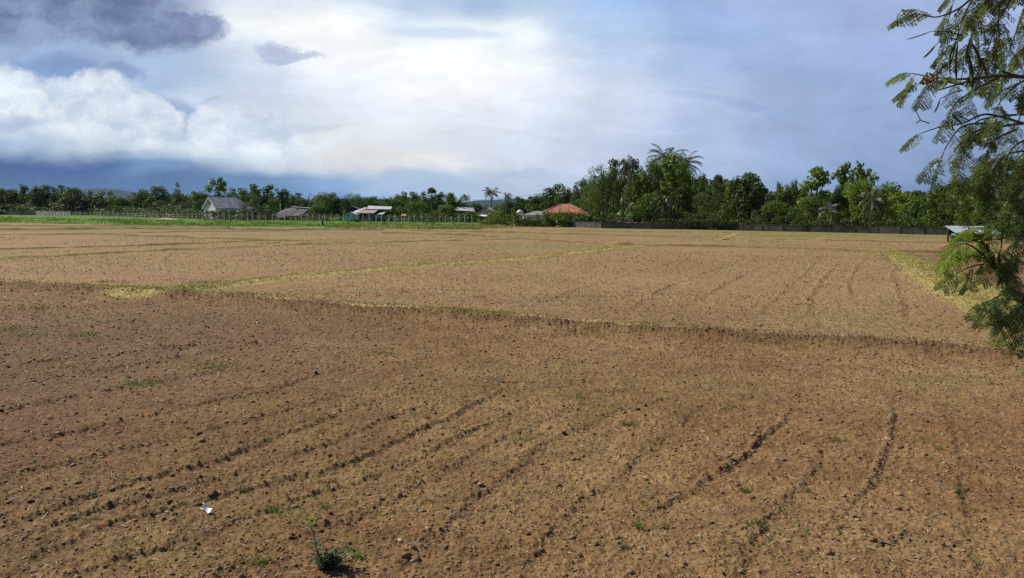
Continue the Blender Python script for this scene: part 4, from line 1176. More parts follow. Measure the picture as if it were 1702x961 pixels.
q = MB(); q.box(5.4, -.4, -.1, 6.1, -.3, zc(357.5)); q.obj('white_door', M_WHITE, root)
q = MB()
for xx in (-1.2, .9, 3.2, 5.0): q.tube([(xx, -.9, -.2), (xx, -.85, zc(359))], .06, 6)
q.obj('post', M_WOOD, root)
tag(root, 'low dark shed with sagging grey roof and white awning behind the fence', 'shed')
q = MB(); q.tube([(0,0,-.2),(0,0,Z(466, 338.5, 212))], .13, 8); o = q.obj('chimney_pipe', M_WHITE); o.location = (X(466, 212), 212, 0); tag(o, 'short white pipe rising left of the dark shed roof', 'pipe')

# small turquoise hut
Y = 190
root = empty('turquoise_hut', (X(572.5, Y), Y, 0), R(-6))
rf = gable_body(root, 2.75, 2.4, Z(580, 357, Y), Z(580, 353.2, Y), M_TURQ, M_ROOFW, .18, .06)
window(root, (.75, -.003, 1.1), 0, .55, .55, fm=M_TURQ); window(root, (1.95, -.003, 1.1), 0, .4, .5, fm=M_WHITE)
q = MB(); q.box(2.25, -.04, -.05, 2.75, -.003, 1.0); q.obj('white_panel', M_WHITE, root)
tag(root, 'small turquoise painted hut with a pale gabled roof left of the porch house', 'hut')

# small roof behind, left of the porch house
Y = 240
root = empty('outhouse', (X(576.5, Y), Y, 0), R(8))
rf = gable_body(root, 3.4, 3.0, Z(580, 347.5, Y), Z(580, 343.3, Y), M_WOOD, M_ROOFW, .3, .08)
tag(root, 'small outhouse whose pale roof shows above the turquoise hut', 'outhouse')

# porch house: long pale main roof, lower pinkish porch roof
Y = 200
root = empty('porch_house', (X(594, Y), Y, 0), R(3))
zc = lambda py, yy=0: Z(610, py, Y + yy)
b = MB(); b.box(0, .0, -.2, 8.0, 6, zc(352.5)); b.obj('wall', M_WOOD, root)
q = MB()
q.slab([(-1.3,-.6,zc(354.5)),(1.9,-.6,zc(350.5)),(1.9,2.6,zc(344)),(-1.0,2.6,zc(351))], .08)
q.slab([(2.3,-.2,zc(347.2)),(8.4,-.2,zc(347.4)),(8.4,3.4,zc(343.1)),(2.3,3.4,zc(341.8))], .10)
rf = q.obj('roof', M_ROOFW, root)
q = MB(); q.box(1.4, .05, zc(352.6), 6.2, 3.2, zc(347.6)); q.obj('upper_wall', mat('reddish_timber', (.16, .085, .065), .85, .1, .15, 2.), root)
q = MB(); q.slab([(-.4,-2.6,zc(354.2,-2.6)),(4.4,-2.6,zc(354.4,-2.6)),(5.3,-.25,zc(348.8)),(1.1,-.25,zc(348.6))], .07); pr = q.obj('porch_roof', M_ROOFP, root)
for xx in (.05, 1.65, 3.2): q = MB(); q.box(xx, -2.5, -.1, xx + .14, -2.36, zc(354.8,-2.6)); q.obj('post', M_WHITE, root)
q = MB(); q.box(1.75, -2.45, -.1, 4.2, -2.3, .85); q.obj('parapet', M_BLOCK, root)
door(root, (2.3, -.003, 0), 0, .8, 1.9, M_CREAM); window(root, (3.5, -.003, .9), 0, .7, .8)
q = MB(); q.box(4.5, -1.9, -.1, 6.9, -.1, 1.75); q.obj('teal_annex', M_TEAL, root)
q = MB(); q.slab([(4.9,-2.2,1.8),(6.6,-2.2,1.85),(7.4,-.1,2.5),(6.0,-.1,2.4)], .06); q.obj('annex_roof', M_ROOFW, root)
q = MB(); q.box(4.75, -1.96, 0, 5.3, -1.903, 1.6); q.box(5.9, -1.96, 0, 6.4, -1.903, 1.6); q.obj('annex_panel', M_TURQ, root)
tag(root, 'dark timber house with pinkish porch roof on white posts beside the turquoise hut', 'house')

# table with white legs and a teal crate, parasol
Y = 187
root = empty('long_table', (X(641, Y), Y, 0))
q = MB(); q.box(0, 0, .82, 2.9, .9, .90); q.obj('table_top', mat('blue_grey_paint', (.30, .40, .46), .7, .3, .08, 2.), root)
for xx, y2 in ((.25, .08), (2.3, .08), (.25, .75), (2.3, .75)): q = MB(); q.box(xx, y2, -.1, xx + .16, y2 + .1, .817); q.obj('leg', M_WHITE, root)
tag(root, 'long grey blue table with white legs in the meadow behind the fence', 'table')
q = MB(); q.box(0, 0, 0, .95, .5, .38); q.box(.02, .02, .38, .93, .06, .46); q.box(.02, .44, .38, .93, .48, .46)
o = q.obj('crate', M_TEAL); o.location = (X(646.5, Y), Y + .2, .902); tag(o, 'teal crate standing on the long grey blue table', 'crate')
Y = 188
root = empty('parasol', (X(672.5, Y), Y, 0))
q = MB(); q.tube([(0,0,-.2),(0,0,2.0)], .035, 8); q.obj('pole', M_WHITE, root)
def canopy(k0, k1):
    q = MB()
    for k in range(k0, k1):
        if k % 2 == k0 % 2:
            a, b_ = 2 * math.pi * k / 8, 2 * math.pi * (k + 1) / 8
            q.slab([(0,0,2.12),(.78*math.cos(a),.78*math.sin(a),1.62),(.78*math.cos(b_),.78*math.sin(b_),1.62)], .02)
    return q
canopy(0, 8).obj('white_canopy_panels', mat('pale_canvas', (.75, .70, .62), .8, .1, .05, 3.), root); canopy(1, 9).obj('red_canopy_panels', mat('red_canvas', (.62, .08, .07), .8, .1, .05, 3.), root)
tag(root, 'small red and white parasol open behind the fence posts', 'parasol')

# barn with grey roof
Y = 212
root = empty('grey_barn', (X(757, Y), Y, 0), R(-4))
zc = lambda py: Z(765, py, Y)
b = MB(); b.box(.2, 0, -.2, 5.0, 4, zc(350)); b.obj('wall', M_WOOD, root)
q = MB(); q.slab([(-.2,-.5,zc(349.6)),(3.6,-.5,zc(350.6)),(3.2,2.5,zc(344)),(0,2.5,zc(344))], .08); q.slab([(3.65,-.5,zc(350.6)),(5.3,-.3,zc(352)),(4.6,2.5,zc(345)),(3.25,2.5,zc(344))], .08); q.obj('roof', M_ROOFG, root)
for xx in (.2, 1.7, 3.3): q = MB(); q.box(xx, -.25, -.1, xx + .14, -.11, zc(350.2)); q.obj('post', M_BLOCK, root)
q = MB(); q.box(.5, -.03, 0, 1.5, -.003, 1.3); q.box(2.0, -.03, 0, 3.0, -.003, 1.3); q.obj('stall_panel', M_BLOCK, root)
tag(root, 'dark barn with flat looking grey roof behind the fence, right of the bamboo', 'barn')

# pale house glimpsed left of the creeper bush
Y = 196
root = empty('pale_house', (X(797, Y), Y, 0), R(-10))
rf = gable_body(root, 3.6, 5, Z(800, 352.5, Y), Z(800, 346, Y), M_CREAM, M_ROOFG, .3, .08)
q = MB(); q.slab([(-.6,-1.6,Z(800, 358.6, Y)),(2.2,-1.6,Z(800, 359.6, Y)),(1.9,-.02,Z(800, 355.6, Y)),(-.2,-.02,Z(800, 355.2, Y))], .06); q.obj('white_awning', M_WHITE, root)
door(root, (.4, -.003, 0), 0, .8, 1.6, M_WHITE); window(root, (1.8, -.003, .7), 0, .8, .7)
tag(root, 'pale little house with white awning glimpsed left of the creeper bush', 'house')

# white water tank
Y = 166
root = empty('water_tank', (X(864.5, Y), Y, 0)); zt = Z(864, 349, Y); zb = Z(864, 358, Y)
q = MB(); q.tube([(0,0,zb),(0,0,zb+.1),(0,0,(zb+zt)/2),(0,0,zt-.32),(0,0,zt-.12),(0,0,zt)], [.66,.70,.69,.70,.45,.1], 18); q.obj('tank', mat('white_steel', (.78,.80,.80), .45, .5, .04, 2.), root, True)
for a in range(4):
    q = MB(); cx, cy = .55 * math.cos(a * 1.571 + .785), .55 * math.sin(a * 1.571 + .785); q.tube([(cx*1.15, cy*1.15, -.2), (cx, cy, zb)], .06, 6); q.obj('leg', M_WHITE, root)
q = MB(); q.tube([(0,0,zt-.01),(0,0,zt+.10)], [.16,.14], 10); q.obj('lid', M_WHITE, root)
tag(root, 'white round water tank with domed top above the bushes', 'water tank')

# grey green roofed annex and orange hipped house
Y = 170
root = empty('green_roofed_annex', (X(871, Y), Y, 0), R(4))
zc = lambda py: Z(885, py, Y)
b = MB(); b.box(0, 0, -.2, 4.2, 4.5, zc(358)); b.obj('wall', M_WHITE, root)
q = MB(); q.slab([(-.4,-.5,zc(357.2)),(4.6,-.5,zc(357.2)),(4.6,2.8,zc(351)),(2.6,2.8,zc(351))], .1); q.obj('roof', mat('grey_green_roof', (.25,.29,.25), .7, .3, .1, 1.), root)
q = MB(); q.box(-.4, -.58, zc(360), 3.6, -.52, zc(357.2)); q.obj('fascia', M_ROOFW, root)
window(root, (.7, -.003, .8), 0, .9, .8); q = MB(); q.box(2.2, -.3, -.1, 2.5, -.1, zc(360)); q.obj('post', M_WHITE, root)
tag(root, 'low annex with grey green roof and white fascia left of the orange roof', 'annex')
Y = 172
root = empty('orange_roofed_house', (X(903, Y), Y, 0), R(2))
zc = lambda py: Z(940, py, Y); wv = 72 / F * Y
b = MB(); b.box(.5, .6, -.2, wv - .5, 7, zc(356.2)); b.obj('wall', mat('peach_render', (.52,.36,.29), .85, .15, .08, 1.), root)
q = MB(); r0, r1 = (936-903)/F*Y, (948-903)/F*Y; ze = zc(353.5)
q.slab([(-.3,0,ze),(wv+.3,0,ze),(r1,3.9,zc(338.5)),(r0,3.9,zc(338.5))], .1)
q.slab([(-.3,0,ze),(-.3,7.8,ze),(r0,3.9,zc(338.5))][::-1], .1); q.slab([(wv+.3,0,ze),(wv+.3,7.8,ze),(r1,3.9,zc(338.5))], .1); q.slab([(-.3,7.8,ze),(wv+.3,7.8,ze),(r1,3.9,zc(338.5)),(r0,3.9,zc(338.5))][::-1], .1)
rf = q.obj('roof', M_ORANGE, root)
q = MB(); q.tube([(r0-.1,3.9,zc(338.3)),(r1+.1,3.9,zc(338.3))], .13, 6); q.tube([(r0,3.9,zc(338.3)),(-.3,0,ze+.03)], .09, 6); q.tube([(r1,3.9,zc(338.3)),(wv+.3,0,ze+.03)], .09, 6); q.obj('ridge_tiles', mat('pale_orange_ridge', (.70,.33,.20), .7, .3, .08, 1.), rf)
q = MB(); q.slab([(wv-3.2,-2.2,zc(359)),(wv+.8,-2.2,zc(359)),(wv-.4,.6,zc(350)),(wv-1.8,.6,zc(350))], .08); q.obj('lower_roof', M_ORANGE, root)
for xx in (1.0, 3.2, 5.8): window(root, (xx, .597, .9), 0, 1.1, 1.1)
door(root, (4.6, .597, 0), 0, .9, 1.95, M_WHITE)
q = MB(); q.box(-.3, -.02, ze - .22, wv + .3, .03, ze - .1); q.obj('fascia', M_WHITE, root)
tag(root, 'house with bright orange hipped tile roof behind a row of bushes', 'house')
Y = 158
q_ = [(948, 372.5, 4.4, 1.0), (980, 372, 2.4, 1.1)]
wall('garden_wall', [(X(948, 155), 155), (X(992, 155), 155)], 1.1, M_BLOCK, 'pale block garden wall seen in gaps under the bushes right of the orange roof')

# white gable glimpsed through the trees
Y = 145
root = empty('hidden_house', (X(1366, Y), Y, 0), R(-20))
rf = gable_body(root, 2.0, 2.4, Z(1372, 342, Y), Z(1372, 335, Y), M_WHITE, M_ROOFW, .2, .08)
window(root, (.7, -.003, 1.5), 0, .8, .8)
tag(root, 'white gable end glimpsed through a gap in the right hand trees', 'house')

# ------------------------------------------------------------------ power poles and lines
M_POLE = mat('grey_concrete_pole', (.22, .22, .21), .85, .2, .1, 3.)
def power_pole(px, py, Y, label, arm=1.1, transformer=False):
    z = Z(px, py, Y); root = empty('power_pole', (X(px, Y), Y, 0))
    q = MB(); q.tube([(0,0,-.3),(0,0,z)], [.2,.13], 8); q.obj('pole', M_POLE, root)
    q = MB(); q.box(-arm, -.16, z - .35, arm, -.04, z - .2); q.obj('crossarm', M_POLE, root)
    for xx in (-arm + .1, 0, arm - .1): q = MB(); q.tube([(xx,-.1,z-.2),(xx,-.1,z+.05)], [.07,.05], 6); q.obj('insulator', M_GLASS, root)
    if transformer: q = MB(); q.tube([(0,-.45,z-2.0),(0,-.45,z-1.0)], .35, 10); q.obj('transformer', M_POLE, root)
    tag(root, label, 'power pole'); return Vector((X(px, Y), Y, z - .1))
a1 = power_pole(622.5, 325.5, 300, 'concrete power pole with T shaped top against the sky, mid left')
a2 = power_pole(662, 326.5, 285, 'ragged power pole with transformer between two green trees', transformer=True)
a3 = power_pole(892, 322.5, 262, 'thin power pole with crossarm above the airy dark trees', .8)
a4 = power_pole(980, 321, 235, 'power pole hidden in the dark trees right of the orange roof', .8)
def cable(a, b, label, sag=.9):
    q = MB()
    for off in (-.9, .9):
        n = 12; q.tube([a + (b - a) * (i / n) + Vector((off * .9, -.1, -sag * 4 * (i / n) * (1 - i / n))) for i in range(n + 1)], .028, 3, False)
    o = q.obj('power_line', M_POLE); return tag(o, label, 'power line')
cable(a1, a2, 'thin power line strung between the two poles left of the fan palm')
cable(a2, a3, 'long sagging power line behind the village trees', 1.6)
cable(a3, a4, 'thin power line crossing in front of the big dark dome tree')

# ------------------------------------------------------------------ things at the field edge
T('pale_sparse', 720, 346, 32, 142, 'small pale sparse tree with several stems on the field edge', 'sapling', 'tree', None)
Y = 148
root = empty('dead_stump', (X(536, Y), Y, 0))
q = MB(); q.tube([(0,0,-.2),(-.1,0,.5),(-.15,0,1.1),(.0,0,1.5),(.35,0,1.75),(.55,0,1.6)], [.17,.14,.10,.09,.08,.04], 8)
q.obj('stem', mat('bleached_wood', (.34,.31,.26), .9, .1, .12, 4.), root, True)
q = MB(); q.tube([(.02,-.02,-.2),(.0,-.02,.3),(-.05,0,.8)], [.26,.22,.15], 8); q.obj('charred_base', M_WOOD, root, True)
tag(root, 'bent dead sapling with dark base in the meadow under the bright round tree', 'tree stump')
Y = 150
root = empty('leaning_stick', (X(637, Y), Y, 0))
q = MB(); q.tube([(0,0,-.1),(.22,0,.9),(.28,0,1.3)], [.14,.12,.07], 7); q.obj('stem', M_WOOD, root, True)
q = MB(); q.tube([(.28,0,1.3),(.3,0,2.2),(.2,0,3.1)], [.05,.04,.02], 6); q.tube([(.29,0,1.8),(.5,0,2.3)], [.03,.01], 5); q.obj('twig', M_BARK, root)
tag(root, 'dark leaning stump with a thin upright stem at the table by the fence', 'tree stump')
Y = 132
root = empty('field_stake', (X(925.5, Y), Y, 0))
q = MB(); q.tube([(0,0,-.2),(.02,0,1.15)], .03, 6); q.obj('stake', M_BARK, root)
q = MB(); q.tube([(.02,0,1.1),(.02,0,1.28),(.02,0,1.42)], [.09,.11,.05], 8); q.obj('white_cap', M_WHITE, root)
tag(root, 'thin stake with a white top standing in the far field', 'stake')
def mound(px, py, w, h, label, m, seed):
    x, y = g(px, py); n = 28; k = 9; V = []
    for j in range(k):
        for i in range(n):
            a = 2 * math.pi * i / n; q = j / (k - 1)
            rr2 = w / 2 * (1 - q) * (1 + .25 * float(vnoise(np.array(math.cos(a) * 2 + 5), np.array(math.sin(a) * 2 + q * 2), 1.5, seed)))
            V.append((math.cos(a) * rr2, math.sin(a) * rr2 * .7, -.05 + h * (q ** .8) * (.8 + .4 * float(vnoise(np.array(a), np.array(q * 5), 1.5, seed + 1)))))
    i = np.arange(k - 1)[:, None] * n + np.arange(n)[None]; i2 = np.arange(k - 1)[:, None] * n + (np.arange(n)[None] + 1) % n
    Fm = np.stack([i, i2, i2 + n, i + n], -1).reshape(-1, 4)
    o = link('earth_mound', np_mesh('earth_mound', np.array(V), Fm, m, smooth=True)); o.location = (x, y, 0)
    return tag(o, label, 'mound')
M_EARTH = mat('dry_earth', (.30, .20, .12), .95, .1, .15, 2., .05); M_SAND = mat('pale_sand', (.55, .42, .30), .95, .1, .08, 2.)
mound(753, 376.5, 1.7, .75, 'dark earth mound in the dry grass at the meadow edge', M_EARTH, 3)
mound(722, 379, 2.4, .35, 'grey earth heap at the foot of the sparse field edge tree', M_EARTH, 4)
mound(826, 377.5, 3.6, .5, 'bare earth bank where the meadow meets the bushes', M_EARTH, 5)
mound(276, 364.8, 6.0, .45, 'pale sand heap in the meadow left of the grey house', M_SAND, 6)

# meadow grass
def blades(P, h, w, r, lean=.35):
    k = len(P); a = r.uniform(0, 2 * math.pi, k); s = np.stack([np.cos(a), np.sin(a), np.zeros(k)], 1)
    b = r.uniform(0, 2 * math.pi, k); t = np.stack([np.cos(b), np.sin(b), np.zeros(k)], 1) * lean * r.uniform(.2, 1.5, k)[:, None]
    hh_ = (h * r.uniform(.6, 1.3, k))[:, None]; w = np.asarray(w).reshape(-1, 1)
    up = np.array([0, 0, 1.])
    v0 = P - s * w; v1 = P + s * w; v2 = P + up * hh_ * .6 + t * hh_ * .5 + s * w * .6; v3 = P + up * hh_ + t * hh_ * 1.2
    return np.stack([v0, v1, v2, v3], 1).reshape(-1, 3), np.arange(k * 4).reshape(-1, 4), r.random(k)
M_GRASS = leafmat('meadow_grass', (0.075, 0.165, 0.022), (0.160, 0.290, 0.040), trans=.35, nscale=.08)
M_DRYG = leafmat('dry_grass', (0.27, 0.25, 0.075), (0.52, 0.45, 0.18), trans=.3, nscale=.4)
r = np.random.default_rng(88)
P = []
for _ in range(26000):
    px = r.uniform(-200, 800); e = np.interp(px, [-200, 0, 200, 560, 800], [367, 370, 374, 379, 382]); py = r.uniform(e - 9, e + .4)
    x, y = g(px, py); P.append((x, y, 0))
P = np.array(P); keep = fbm(P[:, 0], P[:, 1], .15, 3, 5) > .42; P = P[keep]
hb = .16 + .3 * (fbm(P[:, 0], P[:, 1], .3, 2, 9) > .6)
v, f, t = blades(P, hb, np.full(len(P), .07), r); tag(link('meadow_grass', np_mesh('meadow_grass', v, f, M_GRASS, t)), kind='stuff')
P = []
for _ in range(7000):
    px = r.normal(770, 40) if r.random() < .6 else r.uniform(560, 800); py = r.uniform(-3.5, 1.2) + np.interp(px, [560, 700, 800, 900], [379, 380, 379, 378]); P.append((*g(px, py), 0))
P = np.array(P); v, f, t = blades(P, .45, np.full(len(P), .05), r, .5); tag(link('dry_edge_grass', np_mesh('dry_edge_grass', v, f, M_DRYG, t)), kind='stuff')

# ------------------------------------------------------------------ corrugated roof hut on the right
Y = 84
root = empty('field_hut', (X(1589, Y), Y, 0), R(3)); wv = 4.7
def corr(q, x0, x1, y0, z0, y1, z1, n, amp):
    xs = np.linspace(x0, x1, n); b = len(q.v)
    for i, xx in enumerate(xs):
        o = amp * math.sin(i * math.pi / 2)
        q.v += [(xx, y0, z0 + o), (xx + .05, y1, z1 + o), (xx, y0, z0 + o - .02), (xx + .05, y1, z1 + o - .02)]
    for i in range(n - 1):
        a = b + i * 4; c = a + 4; q.f += [(a, c, c + 1, a + 1), (a + 2, a + 3, c + 3, c + 2), (a, a + 2, c + 2, c), (a + 1, c + 1, c + 3, a + 3)]
q = MB(); corr(q, -.25, wv, -.6, Z(1600, 387.5, Y), 1.6, Z(1600, 376, Y), 110, .02)
q.obj('corrugated_roof', mat('zinc_sheet', (.34,.38,.44), .6, .3, .05, 1., 0), root)
for xx in (.1, 1.8, 3.6, 5.0):
    for yy2, zz in ((-.4, Z(1600, 387.5, Y) + .02), (1.4, Z(1600, 377.5, Y))): q = MB(); q.tube([(xx, yy2, -.2), (xx, yy2, zz - .02)], .05, 6); q.obj('post', M_WOOD, root)
q = MB(); q.box(.1, 1.3, -.1, 5.0, 1.36, Z(1600, 379, Y)); q.obj('back_wall', M_WOOD, root)
q = MB(); q.box(1.9, -.3, .35, 4.9, 1.2, .45); q.obj('bench', M_WOOD, root)
q = MB(); q.box(.35, .4, .0, 1.2, 1.2, 1.0); q.obj('stacked_boards', M_TEAL, root)
tag(root, 'low open hut with pale corrugated roof near the hanging branches', 'hut')
q = MB(); q.box(0,0,0,.42,.42,.5); q.box(-.02,-.02,.503,.44,.44,.55); q.box(.05,-.015,.06,.37,-.003,.44)
o = q.obj('wooden_box', mat('box_wood', (.20,.12,.07), .85, .15, .15, 5.)); o.location = (X(1583.5, 80), 80, 0.35); 
q2 = MB(); 
for a_, b_ in ((.04,.04),(.38,.04),(.04,.38),(.38,.38)): q2.tube([(a_, b_, -.45), (a_, b_, 0)], .03, 5)
q2.obj('leg', M_WOOD, o)
tag(o, 'small brown wooden box left of the corrugated roof hut', 'box')

# ------------------------------------------------------------------ hanging tree in front, on the right
M_LEUC = leafmat('leaflet', (0.060, 0.098, 0.026), (0.150, 0.205, 0.058), trans=.45, spec=.4, nscale=1.5, rough=.38)
M_LEUCB = leafmat('bright_leaflet', (0.130, 0.225, 0.018), (0.280, 0.400, 0.055), trans=.5, nscale=2.)  # hanging sprays get sunlight painted in by this brighter green
M_POD = leafmat('seed_pod', (0.060, 0.095, 0.018), (0.130, 0.160, 0.035), trans=.3, nscale=2.)
M_TWIG = mat('grey_green_twig', (.105, .095, .065), .85, .2, .15, 20.)
rt = np.random.default_rng(99)
LV = {'dark': [], 'young': []}; tw = MB()  # young: sprays with sunlight painted into a brighter leaf colour
TB = Vector((5.6, 5.6, 0))
def nrm3(a): return a / np.linalg.norm(a)
def bileaf(base, d, size, key='dark', npin=6, nlf=12):
    """twice-pinnate leaf: midrib, pairs of drooping pinnae, rows of narrow leaflets"""
    d = nrm3(np.array(d, float)); base = np.array(base, float)
    s = np.cross(d, (0, 0, 1.)); s = nrm3(s + rt.normal(size=3) * .25); 
    pts = [base.copy()]; dd = d.copy(); n = npin + 1
    for i in range(n):
        dd = nrm3(dd + np.array([0, 0, -.10])); pts.append(pts[-1] + dd * size / n)
    tw.tube([tuple(p) for p in pts[::2]] + [tuple(pts[-1])], [.0016] * (len(pts[::2]) + 1), 3, False)
    for i in range(1, n + 1):
        for sg in (-1, 1):
            pl = size * .52 * (math.sin(math.pi * (i / (n + .6)) * .8 + .35)) * rt.uniform(.85, 1.1)
            pd = nrm3(s * sg * .95 + dd * .75 + np.array([0, 0, -.18]) + rt.normal(size=3) * .10)
            q = np.linspace(.08, 1, nlf); P = pts[i] + pd * (pl * q)[:, None]; P[:, 2] -= .18 * pl * q ** 2
            up = nrm3(np.cross(pd, s * sg) * 1. + np.array([0, 0, 1.]) + rt.normal(size=3) * .35); side = nrm3(np.cross(pd, up)); up = np.cross(side, pd)
            ll = .0185 * size / .17
            for sg2 in (-1, 1):
                tdir = side * sg2 * .93 + pd * .38; tdir = tdir[None] + rt.normal(size=(nlf, 3)) * .10 + up * .15 * sg2 * 0; tdir /= np.linalg.norm(tdir, axis=1)[:, None]
                nn = up[None] + rt.normal(size=(nlf, 3)) * .3; nn -= tdir * (nn * tdir).sum(1)[:, None]; nn /= np.linalg.norm(nn, axis=1)[:, None]
                s_ = ll * rt.uniform(.85, 1.15, nlf)
                v, f = leaves(P + tdir * ll * .5, s_, s_ * .34, nn, tdir); LV[key].append((v, f, np.full(nlf, rt.random() * .6 + .2) + rt.normal(0, .1, nlf)))
def branch(pts, r0, r1, leaf_every=.045, size=.17, key='dark', start=.25, spread=1.0, droop=-.45, dens=1.0):
    """pts: (px, py, Y); twig with leaves along its outer part"""
    W = [np.array(at(*p)) for p in pts]
    # smooth
    Q = []
    for i in range(len(W) - 1):
        p0 = W[max(i - 1, 0)]; p1 = W[i]; p2 = W[i + 1]; p3 = W[min(i + 2, len(W) - 1)]
        for t in np.linspace(0, 1, 6)[:-1]:
            Q.append(.5 * ((2 * p1) + (-p0 + p2) * t + (2 * p0 - 5 * p1 + 4 * p2 - p3) * t * t + (-p0 + 3 * p1 - 3 * p2 + p3) * t ** 3))
    Q.append(W[-1]); Q = np.array(Q)
    n = len(Q); tw.tube([tuple(q) for q in Q], [r0 + (r1 - r0) * i / (n - 1) for i in range(n)], 6)
    if not leaf_every: return Q
    L = np.linalg.norm(np.diff(Q, axis=0), axis=1); cum = np.concatenate([[0], np.cumsum(L)]); tot = cum[-1]
    s = tot * start
    while s < tot:
        i = min(np.searchsorted(cum, s) - 1, n - 2); i = max(i, 0); b = Q[i] + (Q[i + 1] - Q[i]) * ((s - cum[i]) / max(L[i], 1e-6))
        a = nrm3(Q[i + 1] - Q[i]); o = rt.normal(size=3); o -= a * (a @ o); o = nrm3(o)
        d = a * .6 + o * .85 * spread + np.array([0, 0, droop])
        bileaf(b, d, size * rt.uniform(.75, 1.15), key); s += leaf_every * ((2.3 if pts[-1][1] < 335 else 1.7) if key == 'dark' else 2.0) / dens * rt.uniform(.6, 1.4)
    bileaf(Q[-1], nrm3(Q[-1] - Q[-2]), size, key)
    return Q
HUBX = 1900
# main limbs from the trunk (outside the frame) into the picture
for pts, a, b in (
    ([(2130,200,5.6),(1950,60,5.2),(1800,-30,4.9),(1690,-60,4.7)], .03, .010),
    ([(2130,260,5.6),(1930,170,5.0),(1780,130,4.7),(1700,128,4.6),(1640,128,4.5),(1560,150,4.45)], .022, .004),
    ([(2130,330,5.5),(1950,250,5.2),(1800,200,5.0),(1702,205,4.9),(1640,215,4.8)], .022, .006),
    ([(2130,480,5.4),(1960,440,5.2),(1830,400,5.0),(1740,350,4.9),(1680,345,4.8)], .035, .008),
    ([(2130,620,5.3),(1960,600,5.2),(1820,560,5.0),(1720,500,4.9),(1672,478,4.8),(1655,440,4.75),(1640,405,4.7)], .03, .005),
    ([(1820,560,5.0),(1760,545,4.9),(1720,535,4.8)], .015, .005)):
    branch(pts, a, b, 0)
# tips of the crown, clump by clump
TIPS = [
 ([(1640,-30,4.5),(1600,10,4.4),(1560,28,4.35),(1530,24,4.3)], .18, 'dark', .07),
 ([(1700,-60,4.6),(1640,-30,4.5),(1605,20,4.45),(1588,70,4.4),(1570,100,4.4)], .15, 'dark', .05),
 ([(1700,-60,4.7),(1620,-40,4.5),(1590,-10,4.5),(1575,40,4.45)], .15, 'dark', .06),
 ([(1640,128,4.5),(1590,132,4.45),(1550,128,4.4),(1515,122,4.35)], .15, 'young', .075),
 ([(1600,140,4.5),(1560,135,4.42),(1525,140,4.38)], .15, 'dark', .09),
 ([(1660,128,4.55),(1620,150,4.5),(1590,170,4.45),(1575,195,4.4)], .15, 'dark', .08),
 ([(1700,205,4.8),(1640,190,4.7),(1600,205,4.6),(1560,212,4.5),(1530,222,4.45)], .14, 'dark', .16),
 ([(1640,205,4.8),(1600,210,4.7),(1575,240,4.6),(1560,275,4.6)], .17, 'dark', .055),
 ([(1660,210,4.8),(1620,220,4.7),(1600,260,4.65),(1590,300,4.6)], .17, 'dark', .05),
 ([(1690,215,4.9),(1650,235,4.8),(1640,265,4.75),(1635,300,4.7)], .16, 'dark', .055),
 ([(1740,220,4.9),(1690,240,4.8),(1670,270,4.75),(1650,290,4.7)], .17, 'dark', .055),
 ([(1760,220,4.9),(1720,250,4.8),(1700,280,4.75),(1690,320,4.7)], .18, 'dark', .05),
 ([(1690,-60,4.7),(1650,-10,4.6),(1630,30,4.55),(1612,70,4.5)], .17, 'dark', .05),
 ([(1720,-60,4.7),(1680,0,4.6),(1655,45,4.55),(1640,90,4.5)], .17, 'dark', .045),
 ([(1760,-60,4.8),(1710,0,4.7),(1690,50,4.65),(1672,100,4.6)], .18, 'dark', .045),
 ([(1800,-50,4.9),(1740,10,4.8),(1715,60,4.7),(1700,110,4.7)], .18, 'dark', .045),
 ([(1700,-50,4.5),(1670,-20,4.4),(1660,20,4.35),(1660,60,4.3)], .17, 'dark', .05),
 ([(1740,128,4.7),(1700,135,4.6),(1670,160,4.6),(1650,190,4.55)], .17, 'dark', .06),
 ([(1780,130,4.7),(1720,150,4.65),(1700,180,4.6),(1690,215,4.6)], .17, 'dark', .06),
 ([(1700,128,4.6),(1670,120,4.6),(1640,100,4.5),(1620,95,4.5)], .15, 'dark', .08),
 ([(1790,40,4.9),(1720,70,4.8),(1690,90,4.7),(1665,125,4.7)], .18, 'dark', .06),
 ([(1760,350,4.9),(1700,350,4.8),(1670,360,4.7),(1650,385,4.7)], .16, 'dark', .055),
 ([(1780,370,4.9),(1720,370,4.8),(1695,390,4.7),(1680,430,4.7)], .16, 'dark', .055),
 ([(1740,350,4.8),(1715,390,4.7),(1700,420,4.65),(1690,450,4.6)], .15, 'dark', .06),
 ([(1760,340,4.9),(1720,320,4.8),(1700,330,4.75),(1690,350,4.7)], .15, 'dark', .08),
 ([(1655,440,4.75),(1640,410,4.7),(1618,400,4.65),(1600,402,4.6)], .17, 'young', .045),
 ([(1655,445,4.75),(1640,430,4.7),(1615,425,4.65),(1595,430,4.6)], .16, 'young', .06),
 ([(1660,450,4.75),(1635,440,4.7),(1610,445,4.65),(1590,455,4.6)], .15, 'dark', .075),
 ([(1665,460,4.75),(1660,430,4.7),(1665,405,4.65),(1660,385,4.6)], .15, 'dark', .06),
 ([(1720,500,4.9),(1680,485,4.8),(1655,495,4.75),(1638,502,4.7)], .17, 'dark', .055),
 ([(1740,492,4.9),(1700,500,4.8),(1680,492,4.75),(1665,517,4.7)], .15, 'dark', .06),
 ([(1760,527,4.9),(1725,512,4.8),(1705,517,4.75),(1690,537,4.7)], .16, 'dark', .05),
 ([(1780,542,4.9),(1740,522,4.8),(1720,532,4.75),(1705,552,4.7)], .16, 'dark', .06),
 ([(1700,500,4.85),(1690,520,4.8),(1670,545,4.75)], .13, 'young', .11),
]
